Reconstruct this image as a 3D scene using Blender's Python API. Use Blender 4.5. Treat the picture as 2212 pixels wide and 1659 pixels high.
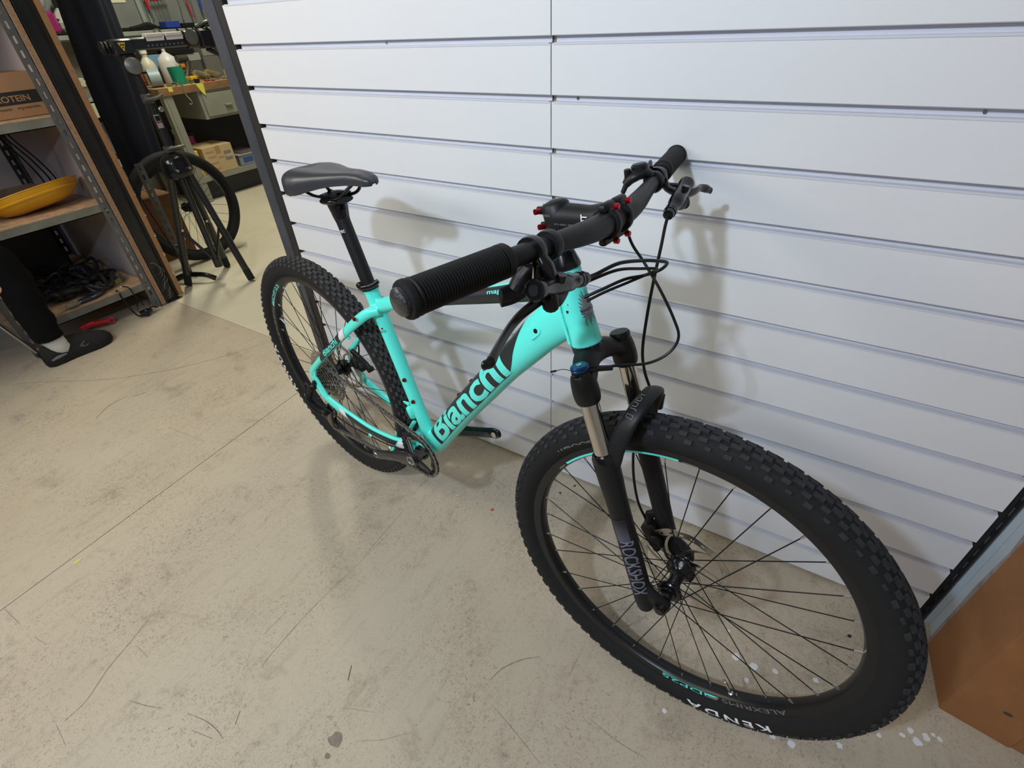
import bpy, bmesh, math, random
from mathutils import Vector, Matrix
from math import sin, cos, pi, radians as rad

# ---------------------------------------------------------------- camera
SC = bpy.context.scene
for o in list(bpy.data.objects): bpy.data.objects.remove(o)
COL = SC.collection
random.seed(7)

F_PX = 1075.22
cd = bpy.data.cameras.new('camera'); cam = bpy.data.objects.new('camera', cd); COL.objects.link(cam)
cd.sensor_width = 36.0; cd.lens = 36.0 * F_PX / 2212.0; cd.clip_start = .01; cd.clip_end = 60
rv = Vector((2.1638, .5839, -.3538))
RC = Matrix.Rotation(rv.length, 3, rv.normalized())           # world -> camera (x right, y down, z forward)
right, down, fwd = RC[0].copy(), RC[1].copy(), RC[2].copy()
cm = Matrix((right, -down, -fwd)).transposed().to_4x4()
cm.translation = Vector((.5475, -1.0307, 1.2472))
cam.matrix_world = cm
SC.camera = cam
SC.view_settings.view_transform = 'Standard'
SC.view_settings.look = 'None'
SC.view_settings.exposure = 0.08
SC.view_settings.gamma = 1.0
SC.view_settings.use_curve_mapping = False

# ---------------------------------------------------------------- world + lights
wd = bpy.data.worlds.new('world'); SC.world = wd; wd.use_nodes = True
bg = wd.node_tree.nodes['Background']
bg.inputs[0].default_value = (.62, .70, .85, 1); bg.inputs[1].default_value = .22

def area(name, loc, target, sx, sy, power, color):
    ld = bpy.data.lights.new(name, 'AREA'); ld.shape = 'RECTANGLE'; ld.size = sx; ld.size_y = sy
    ld.energy = power; ld.color = color
    o = bpy.data.objects.new(name, ld); COL.objects.link(o)
    o.location = loc
    d = (Vector(target) - Vector(loc)).normalized()
    o.rotation_euler = d.to_track_quat('-Z', 'Y').to_euler()
    return o
KEY = area('work_lamp_light', (.05, -1.66, 1.92), (-.15, -.2, .65), .09, .07, 17, (.66, .81, 1.0))
FIL = area('left_fill_light', (-1.75, -1.5, 2.05), (-.75, 0, .9), 1.0, .8, 22.5, (1.0, .94, .78))  # added soft fill that brightens the left of the slat wall, no door modelled
FRT = area('front_fill_light', (-.4, -3.4, 2.80), (-.3, -1.6, 0), 1.8, .8, 48, (.98, .95, .95))  # added broad fill from behind the camera, not a ceiling fitting
WRK = area('workshop_tube_light', (-3.2, 1.5, 2.80), (-3.4, 1.2, 0), 1.2, .15, 48, (1.0, .97, .76))
WRK2 = area('workshop_tube_light', (-1.5, 1.3, 2.80), (-1.7, 1.2, 0), 1.2, .15, 8, (1.0, .95, .74))
DAY = area('shop_window_light', (-3.9, -3.4, 1.7), (-1.3, -1.0, .0), 1.2, 1.0, 12, (.50, .66, 1.0))

# ---------------------------------------------------------------- helpers
def mat(name, col, rough=.5, metal=0., var=0., vscale=8., bump=0., bscale=40., spec=.5, stretch=None, col2=None, coat=0., alpha=1., trans=0., emit=None):
    m = bpy.data.materials.new(name); m.use_nodes = True; nt = m.node_tree; N = nt.nodes; L = nt.links
    b = N['Principled BSDF']
    c = (*col, 1)
    b.inputs['Base Color'].default_value = c; b.inputs['Roughness'].default_value = rough
    b.inputs['Metallic'].default_value = metal; b.inputs['Specular IOR Level'].default_value = spec
    b.inputs['Coat Weight'].default_value = coat; b.inputs['Coat Roughness'].default_value = .12
    if trans: b.inputs['Transmission Weight'].default_value = trans
    if emit: b.inputs['Emission Color'].default_value = (*emit[0], 1); b.inputs['Emission Strength'].default_value = emit[1]
    tc = N.new('ShaderNodeTexCoord'); mp = N.new('ShaderNodeMapping'); L.new(tc.outputs['Object'], mp.inputs[0])
    if stretch: mp.inputs['Scale'].default_value = stretch
    if var > 0:
        n = N.new('ShaderNodeTexNoise'); n.inputs['Scale'].default_value = vscale; n.inputs['Detail'].default_value = 6
        n.inputs['Roughness'].default_value = .6
        L.new(mp.outputs[0], n.inputs['Vector'])
        r = N.new('ShaderNodeValToRGB'); r.color_ramp.elements[0].position = .3; r.color_ramp.elements[1].position = .72
        a = col2 if col2 else tuple(max(0, x * (1 - var)) for x in col)
        r.color_ramp.elements[0].color = (*a, 1); r.color_ramp.elements[1].color = c
        L.new(n.outputs['Fac'], r.inputs[0]); L.new(r.outputs[0], b.inputs['Base Color'])
    if bump > 0:
        n2 = N.new('ShaderNodeTexNoise'); n2.inputs['Scale'].default_value = bscale; n2.inputs['Detail'].default_value = 4
        L.new(mp.outputs[0], n2.inputs['Vector'])
        bp = N.new('ShaderNodeBump'); bp.inputs['Strength'].default_value = bump; bp.inputs['Distance'].default_value = .002
        L.new(n2.outputs['Fac'], bp.inputs['Height']); L.new(bp.outputs[0], b.inputs['Normal'])
    return m

def link(name, me, mats, parent=None):
    o = bpy.data.objects.new(name, me); COL.objects.link(o)
    for m in (mats if isinstance(mats, (list, tuple)) else [mats]): me.materials.append(m)
    if parent is not None: o.parent = parent
    return o

def crom(pts, n):
    P = [Vector(p) for p in pts]; out = []
    for i in range(len(P) - 1):
        p0 = P[i - 1] if i > 0 else 2 * P[0] - P[1]; p1 = P[i]; p2 = P[i + 1]
        p3 = P[i + 2] if i + 2 < len(P) else 2 * P[-1] - P[-2]
        for k in range(n):
            t = k / n
            out.append(.5 * ((2 * p1) + (p2 - p0) * t + (2 * p0 - 5 * p1 + 4 * p2 - p3) * t * t + (3 * p1 - p0 - 3 * p2 + p3) * t ** 3))
    out.append(P[-1]); return out

def lerplist(vals, m):
    out = []
    for i in range(m):
        t = i / (m - 1) * (len(vals) - 1); k = min(int(t), len(vals) - 2); f = t - k
        a, b = vals[k], vals[k + 1]
        out.append(tuple(x * (1 - f) + y * f for x, y in zip(a, b)) if isinstance(a, tuple) else a * (1 - f) + b * f)
    return out

def axisM(p, d, up=(0, 0, 1)):
    """matrix whose Z is d, origin p"""
    z = Vector(d).normalized(); u = Vector(up)
    x = u.cross(z)
    if x.length < 1e-4: x = Vector((1, 0, 0)).cross(z)
    x.normalize(); y = z.cross(x)
    M = Matrix((x, y, z)).transposed().to_4x4(); M.translation = Vector(p); return M

class MB:
    def __init__(s): s.v = []; s.f = []; s.m = []; s.T = None
    def add(s, vs, fs, m=0):
        b = len(s.v)
        for v in vs:
            v = Vector(v); s.v.append(s.T(v) if s.T else v)
        for f in fs: s.f.append([i + b for i in f]); s.m.append(m)
    def box(s, lo, hi, m=0, M=None):
        x0, y0, z0 = lo; x1, y1, z1 = hi
        vs = [Vector(p) for p in ((x0,y0,z0),(x1,y0,z0),(x1,y1,z0),(x0,y1,z0),(x0,y0,z1),(x1,y0,z1),(x1,y1,z1),(x0,y1,z1))]
        if M is not None: vs = [M @ v for v in vs]
        s.add(vs, [(3,2,1,0),(4,5,6,7),(0,1,5,4),(1,2,6,5),(2,3,7,6),(3,0,4,7)], m); return s
    def cbox(s, c, size, m=0, M=None, bev=0):
        h = [a / 2 for a in size]
        if bev:
            b = bev; x, y, z = h; pts = [(-x+b,-y),(x-b,-y),(x,-y+b),(x,y-b),(x-b,y),(-x+b,y),(-x,y-b),(-x,-y+b)]
            T = Matrix.Translation(Vector(c)); T = (M @ T) if M is not None else T
            k = 1 - b / max(x, y)
            rings = [(-z, 1 - b / x, 1 - b / y), (-z + b, 1, 1), (z - b, 1, 1), (z, 1 - b / x, 1 - b / y)]
            vs = [T @ Vector((p[0] * r[1], p[1] * r[2], r[0])) for r in rings for p in pts]
            fs = [tuple(reversed(range(8))), tuple(range(24, 32))]
            for r in range(3):
                for i in range(8): fs.append((r*8+i, r*8+(i+1) % 8, (r+1)*8+(i+1) % 8, (r+1)*8+i))
            s.add(vs, fs, m); return s
        lo = [a - b for a, b in zip(c, h)]; hi = [a + b for a, b in zip(c, h)]
        return s.box(lo, hi, m, M)
    def tube(s, pts, r, n=12, cap=True, m=0, sm=0, up=None, tw=0):
        P = [Vector(p) for p in pts]
        R = r if isinstance(r, (list, tuple)) and not (isinstance(r, tuple) and len(r) == 2) else [r] * len(P)
        if sm: P = crom(P, sm); R = lerplist(list(R), len(P))
        k = len(P); rings = []
        prev = None
        for i in range(k):
            t = (P[min(i + 1, k - 1)] - P[max(i - 1, 0)])
            if t.length < 1e-9: t = Vector((0, 0, 1))
            t.normalize()
            if up is not None:
                x = Vector(up) - t * t.dot(Vector(up)); x.normalize()
            elif prev is None:
                a = Vector((0, 0, 1)) if abs(t.z) < .9 else Vector((1, 0, 0)); x = (a - t * t.dot(a)).normalized()
            else:
                x = prev - t * t.dot(prev); x.normalize()
            prev = x; y = t.cross(x)
            ra, rb = R[i] if isinstance(R[i], (tuple, list)) else (R[i], R[i])
            rings.append([P[i] + x * ra * cos(2*pi*j/n + tw) + y * rb * sin(2*pi*j/n + tw) for j in range(n)])
        vs = [v for rg in rings for v in rg]; fs = []
        for i in range(k - 1):
            for j in range(n): fs.append((i*n+j, i*n+(j+1) % n, (i+1)*n+(j+1) % n, (i+1)*n+j))
        if cap:
            fs.append(tuple(reversed(range(n)))); fs.append(tuple(range((k-1)*n, k*n)))
        s.add(vs, fs, m); return s
    def lathe(s, prof, M=None, n=32, m=0, closed=False, a0=0, a1=2*pi, seg=None):
        """prof: (r, z) list around Z of M"""
        full = abs(a1 - a0 - 2*pi) < 1e-6; na = n if full else n + 1; k = len(prof)
        vs = []
        for i in range(na):
            a = a0 + (a1 - a0) * i / n
            for r, z in prof:
                v = Vector((r * cos(a), r * sin(a), z)); vs.append(M @ v if M is not None else v)
        fs = []
        kk = k if closed else k - 1
        for i in range(n):
            j = (i + 1) % na
            for q in range(kk):
                q2 = (q + 1) % k
                fs.append((i*k+q, j*k+q, j*k+q2, i*k+q2))
        s.add(vs, fs, m); return s
    def cyl(s, p0, p1, r, n=16, m=0, r1=None, bev=0):
        p0 = Vector(p0); p1 = Vector(p1); M = axisM(p0, p1 - p0); h = (p1 - p0).length; r1 = r if r1 is None else r1
        if bev: pr = [(0, 0), (r - bev, 0), (r, bev), (r1, h - bev), (r1 - bev, h), (0, h)]
        else: pr = [(0, 0), (r, 0), (r1, h), (0, h)]
        return s.lathe(pr, M, n, m)
    def ball(s, c, r, n=12, m=0, M=None):
        rr = r if isinstance(r, (tuple, list)) else (r, r, r)
        T = Matrix.Translation(Vector(c)) @ (M if M is not None else Matrix()) @ Matrix.Diagonal((*rr, 1))
        pr = [(sin(pi*i/(n//2)), -cos(pi*i/(n//2))) for i in range(n//2 + 1)]
        return s.lathe(pr, T, n, m)
    def prism(s, poly, h0, h1, M=None, m=0):
        n = len(poly); vs = [Vector((x, y, h0)) for x, y in poly] + [Vector((x, y, h1)) for x, y in poly]
        if M is not None: vs = [M @ v for v in vs]
        fs = [tuple(reversed(range(n))), tuple(range(n, 2*n))] + [(i, (i+1) % n, n+(i+1) % n, n+i) for i in range(n)]
        s.add(vs, fs, m); return s
    def ring(s, r0f, r1f, h0, h1, M=None, n=60, m=0):
        """flat annulus plate; r0f, r1f functions of index"""
        vs = []
        for i in range(n):
            a = 2*pi*i/n
            for r, h in ((r0f(i), h0), (r1f(i), h0), (r1f(i), h1), (r0f(i), h1)):
                v = Vector((r*cos(a), r*sin(a), h)); vs.append(M @ v if M is not None else v)
        fs = []
        for i in range(n):
            j = (i+1) % n
            for q in range(4): fs.append((i*4+q, j*4+q, j*4+(q+1) % 4, i*4+(q+1) % 4))
        s.add(vs, fs, m); return s
    def build(s, name, mats, parent=None, smooth=True, ang=35):
        me = bpy.data.meshes.new(name); me.from_pydata([tuple(v) for v in s.v], [], s.f)
        me.polygons.foreach_set('material_index', s.m)
        if smooth: me.polygons.foreach_set('use_smooth', [True] * len(s.f))
        o = link(name, me, mats, parent)
        bm = bmesh.new(); bm.from_mesh(me); bmesh.ops.remove_doubles(bm, verts=bm.verts, dist=1e-6)
        bmesh.ops.recalc_face_normals(bm, faces=bm.faces)
        if smooth:
            for e in bm.edges:
                if len(e.link_faces) == 2 and e.calc_face_angle(0) > rad(ang): e.smooth = False
        bm.to_mesh(me); bm.free(); me.update()
        return o

def tag(o, label=None, cat=None, group=None, kind=None):
    if label: o['label'] = label
    if cat: o['category'] = cat
    if group: o['group'] = group
    if kind: o['kind'] = kind
    return o
def empty(name, loc, label, cat, group=None, rz=0):
    o = bpy.data.objects.new(name, None); COL.objects.link(o); o.location = loc; o.rotation_euler = (0, 0, rz); o.empty_display_size = .05
    return tag(o, label, cat, group)

def text_geo(txt, bold=.0, shear=0., spacing=1., step=.25):
    """triangulated text, normalised so that the cap height is 1; returns verts, faces, width"""
    cu = bpy.data.curves.new('t', 'FONT'); cu.body = txt; cu.offset = bold; cu.shear = shear; cu.space_character = spacing
    cu.resolution_u = 3
    ob = bpy.data.objects.new('t', cu); COL.objects.link(ob)
    bpy.context.view_layer.update()
    me = bpy.data.meshes.new_from_object(ob)
    bm = bmesh.new(); bm.from_mesh(me)
    xs = [v.co.x for v in bm.verts]; ys = [v.co.y for v in bm.verts]
    x0, x1, y0, y1 = min(xs), max(xs), min(ys), max(ys); h = y1 - y0
    for v in bm.verts: v.co = Vector(((v.co.x - x0) / h, (v.co.y - y0) / h, 0))
    w = (x1 - x0) / h
    if step:
        for ax, mx in ((0, w), (1, 1.)):
            q = step
            while q < mx - 1e-3:
                no = (1, 0, 0) if ax == 0 else (0, 1, 0); co = (q, 0, 0) if ax == 0 else (0, q, 0)
                bmesh.ops.bisect_plane(bm, geom=bm.verts[:] + bm.edges[:] + bm.faces[:], plane_co=co, plane_no=no)
                q += step
    bm.verts.index_update()
    vs = [v.co.copy() for v in bm.verts]; fs = [[v.index for v in f.verts] for f in bm.faces]
    bm.free(); bpy.data.objects.remove(ob); bpy.data.curves.remove(cu); bpy.data.meshes.remove(me)
    return vs, fs, w
def text_map(name, txt, fn, mats, parent, bold=.0, spacing=1., step=.25, shear=0.):
    """fn(x01, y01) -> point"""
    vs, fs, w = text_geo(txt, bold, shear, spacing, step)
    mb = MB(); mb.add([fn(v.x / w, v.y) for v in vs], fs)
    me = bpy.data.meshes.new(name); me.from_pydata([tuple(v) for v in mb.v], [], mb.f)
    return link(name, me, mats, parent)

# ---------------------------------------------------------------- materials
M_slat = mat('white_laminate', (.78, .78, .80), .5, var=.03, vscale=3, bump=.05, bscale=400)
M_liner = mat('grey_white_liner', (.66, .67, .73), .35, metal=.0)
M_joint = mat('dark_gap', (.05, .05, .055), .8)
M_edge = mat('raw_board_edge', (.42, .30, .20), .8, var=.4, vscale=120)
M_blk = mat('matt_black_alloy', (.0085, .0085, .0095), .48, spec=.32, bump=.05, bscale=300)
M_gblk = mat('gloss_black', (.005, .005, .006), .20, spec=.4, coat=.15)
M_spoke = mat('black_spoke', (.005, .005, .006), .45, spec=.25)
M_pblk = mat('black_plastic', (.007, .007, .008), .42, spec=.32)
M_rub = mat('tyre_rubber', (.013, .013, .0135), .78, var=.25, vscale=60, bump=.15, bscale=350, spec=.3)
M_rubd = mat('worn_tyre_rubber', (.070, .066, .062), .85, var=.5, vscale=45, bump=.2, bscale=350, spec=.25)
M_grip = mat('grip_rubber', (.0075, .0075, .008), .6, spec=.25)
M_chr = mat('chrome', (.62, .58, .53), .08, metal=1.)
M_stl = mat('brushed_steel', (.50, .48, .45), .28, metal=1., var=.15, vscale=60)
M_chain = mat('chain_steel', (.27, .25, .235), .38, metal=.55, var=.5, vscale=200)
M_nip = mat('nickel_nipple', (.66, .66, .66), .22, metal=1.)
M_cel = mat('celeste_paint', (.125, .900, .770), .32, spec=.4, coat=.2, bump=.02, bscale=500)
M_cels = mat('celeste_print', (.14, .88, .760), .35)
M_gry = mat('charcoal_print', (.016, .019, .022), .42)
M_wht = mat('white_print', (.80, .80, .80), .45)
M_lgr = mat('grey_print', (.17, .17, .175), .5)
M_red = mat('red_anodised', (.42, .012, .018), .22, metal=.8)
M_blu = mat('blue_anodised', (.015, .07, .22), .28, metal=.6)
M_rotor = mat('rotor_steel', (.50, .47, .42), .3, metal=1.)

# ================================================================ SETTING
def simple(name, lo, hi, m, parent=None, kind=None, bev=0):
    c = [(a + b) / 2 for a, b in zip(lo, hi)]; s = [b - a for a, b in zip(lo, hi)]
    mb = MB()
    if bev: mb.cbox(c, s, bev=bev)
    else: mb.box(lo, hi)
    o = mb.build(name, m, parent, smooth=False)
    if kind: o['kind'] = kind
    return o

# ---- floor material: painted board with grime
def floor_mat(name, base, dark, warm, amt):
    m = bpy.data.materials.new(name); m.use_nodes = True; nt = m.node_tree; N = nt.nodes; L = nt.links
    b = N['Principled BSDF']; tc = N.new('ShaderNodeTexCoord')
    def noise(sc, det=6, rough=.6, stretch=None, dist=0):
        mp = N.new('ShaderNodeMapping'); L.new(tc.outputs['Object'], mp.inputs[0])
        if stretch: mp.inputs['Scale'].default_value = stretch; mp.inputs['Rotation'].default_value = (0, 0, .12)
        n = N.new('ShaderNodeTexNoise'); n.inputs['Scale'].default_value = sc; n.inputs['Detail'].default_value = det
        n.inputs['Roughness'].default_value = rough; n.inputs['Distortion'].default_value = dist
        L.new(mp.outputs[0], n.inputs['Vector']); return n.outputs['Fac']
    def ramp(src, p0, p1, c0=0., c1=1.):
        r = N.new('ShaderNodeMapRange'); r.inputs[1].default_value = p0; r.inputs[2].default_value = p1
        r.inputs[3].default_value = c0; r.inputs[4].default_value = c1; L.new(src, r.inputs[0]); return r.outputs[0]
    def mix(f, a, c):
        x = N.new('ShaderNodeMix'); x.data_type = 'RGBA'
        if isinstance(f, float): x.inputs['Factor'].default_value = f
        else: L.new(f, x.inputs['Factor'])
        for s, v in (('A', a), ('B', c)):
            if isinstance(v, tuple): x.inputs[s].default_value = (*v, 1) if len(v) == 3 else v
            else: L.new(v, x.inputs[s])
        return x.outputs['Result']
    def inp(n, k): return [i for i in n.inputs if i.name == k and i.type == 'RGBA'][0]
    def mix(f, a, c):
        x = N.new('ShaderNodeMix'); x.data_type = 'RGBA'
        if isinstance(f, float): x.inputs[0].default_value = f
        else: L.new(f, x.inputs[0])
        for s, v in (('A', a), ('B', c)):
            t = inp(x, s)
            if isinstance(v, tuple): t.default_value = (*v, 1)
            else: L.new(v, t)
        return [q for q in x.outputs if q.type == 'RGBA'][0]
    def mul(a, k):
        x = N.new('ShaderNodeMath'); x.operation = 'MULTIPLY'; L.new(a, x.inputs[0])
        if isinstance(k, float): x.inputs[1].default_value = k
        else: L.new(k, x.inputs[1])
        return x.outputs[0]
    big = ramp(noise(1.7, 5, .6), .42, .68)
    col = mix(mul(big, .55), base, warm)
    mid = ramp(noise(7, 9, .75, dist=.4), .55, .72)
    col = mix(mul(mid, .62 * amt), col, dark)
    streak = ramp(noise(34, 8, .75, stretch=(1, .16, 1)), .52, .74)
    col = mix(mul(streak, .34 * amt), col, dark)
    fine = ramp(noise(120, 7, .82, dist=1.5), .52, .63)
    zone = ramp(noise(3.2, 4, .6), .36, .62, .15, 1.)
    col = mix(mul(mul(fine, .80 * amt), zone), col, tuple(x * .55 for x in dark))
    spk = ramp(noise(260, 2, .5), .66, .74)
    col = mix(mul(spk, .5 * amt), col, tuple(x * .4 for x in dark))
    pale = ramp(noise(3.4, 6, .6, dist=.3), .60, .74)
    col = mix(mul(pale, .30), col, tuple(min(1, x * 1.16) for x in base))
    L.new(col, b.inputs['Base Color'])
    b.inputs['Roughness'].default_value = .52; b.inputs['Specular IOR Level'].default_value = .35
    L.new(ramp(noise(5, 5, .6), .3, .7, .40, .62), b.inputs['Roughness'])
    bp = N.new('ShaderNodeBump'); bp.inputs['Strength'].default_value = .12; bp.inputs['Distance'].default_value = .002
    L.new(noise(120, 4, .6), bp.inputs['Height']); L.new(bp.outputs[0], b.inputs['Normal'])
    return m
M_floor = floor_mat('worn_painted_floor', (.500, .430, .330), (.255, .205, .150), (.445, .362, .262), 1.15)
M_floor2 = floor_mat('cream_painted_floor', (.60, .55, .43), (.38, .33, .24), (.56, .50, .38), .35)

floor = MB().box((-7.5, -6.2, -.06), (2.2, 4.2, -.021)).build('floor', mat('floor_gap_dirt', (.045, .035, .028), .9), smooth=False)
tag(floor, kind='structure')
def slab(poly, m):
    o = MB().prism(poly, -.02, 0).build('floor_board', m, floor, smooth=False); return o
jx = lambda y: -1.132 - .0619 * (y + .138)
g = .0014
slab([(-7.4, -6.1), (jx(-6.1) - g, -6.1), (jx(.106) - g, .106), (-7.4, .106)], M_floor)
slab([(jx(-6.1) + g, -6.1), (2.1, -6.1), (2.1, .106), (jx(.106) + g, .106)], M_floor)
slab([(-7.4, .109), (2.1, .109), (2.1, 4.1), (-7.4, 4.1)], M_floor2)

# scuffs, drips and screw holes on the floor (thin films of their own)
M_scuff = mat('dark_scuff', (.30, .245, .185), .7, var=.3, vscale=90)
M_scuff2 = mat('black_rubber_scuff', (.16, .135, .11), .7, var=.5, vscale=120)
def strip(name, pts, w, m, z=.0006):
    P = crom([Vector((x, y, z)) for x, y in pts], 6) if len(pts) > 2 else [Vector((x, y, z)) for x, y in pts]
    vs = []; k = len(P)
    for i, p in enumerate(P):
        t = P[min(i + 1, k - 1)] - P[max(i - 1, 0)]; n = Vector((-t.y, t.x, 0)).normalized()
        ww = .36 * w * (.35 + .65 * sin(pi * (i + .5) / k)) * (1 + .35 * sin(i * 2.3)); vs += [p + n * ww, p - n * ww]
    mb = MB(); mb.add(vs, [(2*i, 2*i+1, 2*i+3, 2*i+2) for i in range(k - 1)]); return mb.build(name, m, floor)
SCUFFS = [  # world x,y ; half width ; 0 grime 1 rubber
    ([(-2.404, -.749), (-2.263, -.649), (-1.996, -.482), (-1.819, -.312), (-1.702, -.144), (-1.592, .075)], .0028, 0),
    ([(-1.739, -.646), (-1.778, -.576), (-1.781, -.503)], .0045, 0), ([(-1.751, -.494), (-1.732, -.446)], .004, 0),
    ([(-1.413, -.529), (-1.2, -.506)], .0014, 0), ([(-.323, -.378), (-.313, -.566)], .0010, 0), ([(-.303, -.456), (-.308, -.57)], .0009, 0),
    ([(-.308, -.577), (-.319, -.734), (-.313, -.893), (-.302, -.912)], .0013, 0), ([(-.373, -.786), (-.372, -.857)], .0010, 0),
    ([(-.12, -.797), (-.102, -.826)], .0032, 1), ([(.187, -.656), (.199, -.618), (.228, -.579), (.263, -.55)], .0032, 0),
    ([(.341, -.51), (.341, -.554)], .0010, 0), ([(.171, -.695), (.181, -.712)], .0020, 0), ([(.004, -.904), (.052, -.873), (.093, -.834)], .0010, 0),
    ([(-.069, -.873), (.004, -.841)], .0008, 0), ([(-.147, -.131), (-.098, -.138)], .0009, 1),
    ([(.367, -.736), (.288, -.713), (.218, -.695)], .0014, 0), ([(.414, -.609), (.488, -.618), (.549, -.617)], .0014, 0),
    ([(-1.063, -1.18), (-.974, -1.176)], .0020, 0), ([(-.893, -1.171), (-.843, -1.163)], .0016, 0),
    ([(-.517, -1.12), (-.473, -1.106), (-.43, -1.088)], .0013, 1), ([(-.371, -1.064), (-.316, -1.051), (-.275, -1.049), (-.251, -1.052)], .0016, 1),
    ([(-.329, -1.078), (-.273, -1.064)], .0010, 1), ([(-.679, -.988), (-.658, -1.047), (-.639, -1.109), (-.606, -1.173), (-.603, -1.22)], .0020, 0),
    ([(-.635, -1.044), (-.579, -1.044)], .0012, 0), ([(-.269, -.998), (-.254, -1.021)], .0016, 1), ([(-.614, -1.233), (-.545, -1.241)], .0010, 0),
]
for pts, w, k in SCUFFS: strip('scuff_mark', pts, w, (M_scuff, M_scuff2)[k])
def blob(name, x, y, r, m, z=.0007, sq=1.):
    n = 11; a0 = random.random() * 6
    pts = [(x + r * sq * (1 + .28 * random.uniform(-1, 1)) * cos(a0 + 2*pi*i/n), y + r * (1 + .28 * random.uniform(-1, 1)) * sin(a0 + 2*pi*i/n), z) for i in range(n)]
    mb = MB(); mb.add(pts, [tuple(range(n))]); return mb.build(name, m, floor, smooth=False)
M_paint = mat('white_paint_spot', (.72, .72, .73), .6)
for x, y, r in ((.661,-.318,.009),(.701,-.319,.009),(.746,-.306,.006),(.693,-.358,.006),(.826,-.28,.006),(.796,-.44,.008),(.882,-.393,.006),(1.003,-.289,.006),
                (1.016,-.305,.008),(1.031,-.287,.007),(.99,-.307,.005),(1.054,-.277,.005),(1.043,-.274,.004),(.553,-.513,.005),(.762,-.444,.006),(.949,-.332,.005),(.633,-.263,.004),(-.21,-.246,.003)):
    blob('paint_spot', x, y, r, M_paint)
blob('paint_spot', -1.050, -1.006, .012, mat('yellow_paint_fleck', (.62, .52, .16), .6), sq=.5)
blob('paint_spot', -.079, -.24, .005, mat('rust_red_fleck', (.35, .09, .04), .7))
M_ring = mat('dried_drip_stain', (.27, .225, .175), .5, var=.5, vscale=60)
blob('stain_mark', -.037, -.926, .015, M_ring)
blob('stain_mark', -.028, -.955, .006, M_ring)
M_hole = mat('screw_hole', (.03, .025, .02), .9)
for x, y, r in ((.883,-.132,.006), (.102,-.027,.005), (.074,-.076,.005)):
    blob('screw_hole', x, y, r * .75, M_hole, .0011)
M_damp = mat('damp_brown_stain', (.27, .185, .125), .55, var=.35, vscale=30)
for x, y, r in ((-.088,-.176,.032), (-.03,-.05,.030), (.20,-.065,.035)):
    pass

# ---- slat wall: white panels with liner grooves
XL, XM, XR = -1.004, 0.0, 1.0125
ZG = .1004
wall = MB().box((XL, .019, 0), (XR, .075, 2.85)).build('wall_back', mat('wall_core_board', (.30, .24, .18), .8), smooth=False)
tag(wall, kind='structure')
def slat(x0, x1, z0, z1, dz=0, dy=0):
    mb = MB(); pr = [(0.018, z0), (.0012, z0), (0, z0 + .0012), (0, z1 - .0012), (.0012, z1), (.018, z1)]
    n = len(pr); vs = [(x0, y + dy, z + dz) for y, z in pr] + [(x1, y + dy, z + dz) for y, z in pr]
    mb.add(vs, [tuple(range(n)), tuple(reversed(range(n, 2*n)))] + [(i, (i+1) % n, n + (i+1) % n, n+i) for i in range(n)])
    return mb.build('slat', M_slat, wall, smooth=False)
def liner(x0, x1, zt):
    # aluminium/plastic profile lining the groove whose top edge is at zt
    mb = MB(); d = .0125; t = .0009; h = .0118
    pr = [(-.0009, zt-h-.0030), (-.0009, zt-h+.0008), (.0135, zt-h+.0008), (.0135, zt+.004), (.0135+t, zt+.004), (.0135+t, zt-h-t), (0, zt-h-t), (0, zt-h-.0030)]
    n = len(pr); vs = [(x0, y, z) for y, z in pr] + [(x1, y, z) for y, z in pr]
    mb.add(vs, [tuple(range(n)), tuple(reversed(range(n, 2*n)))] + [(i, (i+1) % n, n + (i+1) % n, n+i) for i in range(n)])
    return mb.build('groove_liner', M_liner, wall, smooth=False)
for px, (x0, x1) in enumerate(((XL, XM - .0010), (XM + .0014, XR))):
    for k in range(0, 25):
        zb = ZG + .1 * (k - 1)
        z0 = max(zb, .010); z1 = ZG + .1 * k - .0125
        dz = .0035 if (px == 0 and k >= 13) else 0
        slat(x0, x1 + (-.0035 if dz else 0), z0, z1, dz)
        if k > 0: liner(x0 + (.010 if px == 0 else .004), x1 - (.003 if px == 0 else .006), zb)
for sx, sz in ((-.44, 1.2006), (.055, 1.1006), (.70, 1.1006)):
    MB().cyl((sx, .0135, sz - .006), (sx, .0115, sz - .006), .0026, 10).build('screw', M_stl, wall)

# ---- steel post at the left end of the slat wall
M_post = mat('grey_painted_steel', (.075, .077, .088), .45, var=.35, vscale=9, bump=.05)
M_postd = mat('dark_wood_edge', (.030, .024, .022), .6, var=.5, vscale=20, stretch=(1, 1, .1), bump=.2)
post = MB().cbox((-1.071, .030, 1.425), (.050, .060, 2.85), bev=.004).build('trim_1', M_post, smooth=False); tag(post, kind='structure')
MB().cbox((-1.0465+.006, .033, 1.425), (.012, .056, 2.85), bev=.002).build('post_groove', M_postd, post, smooth=False)
MB().cbox((-1.0215, .031, 1.425), (.032, .060, 2.85), bev=.003).build('edge_board', M_postd, post, smooth=False)

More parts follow.
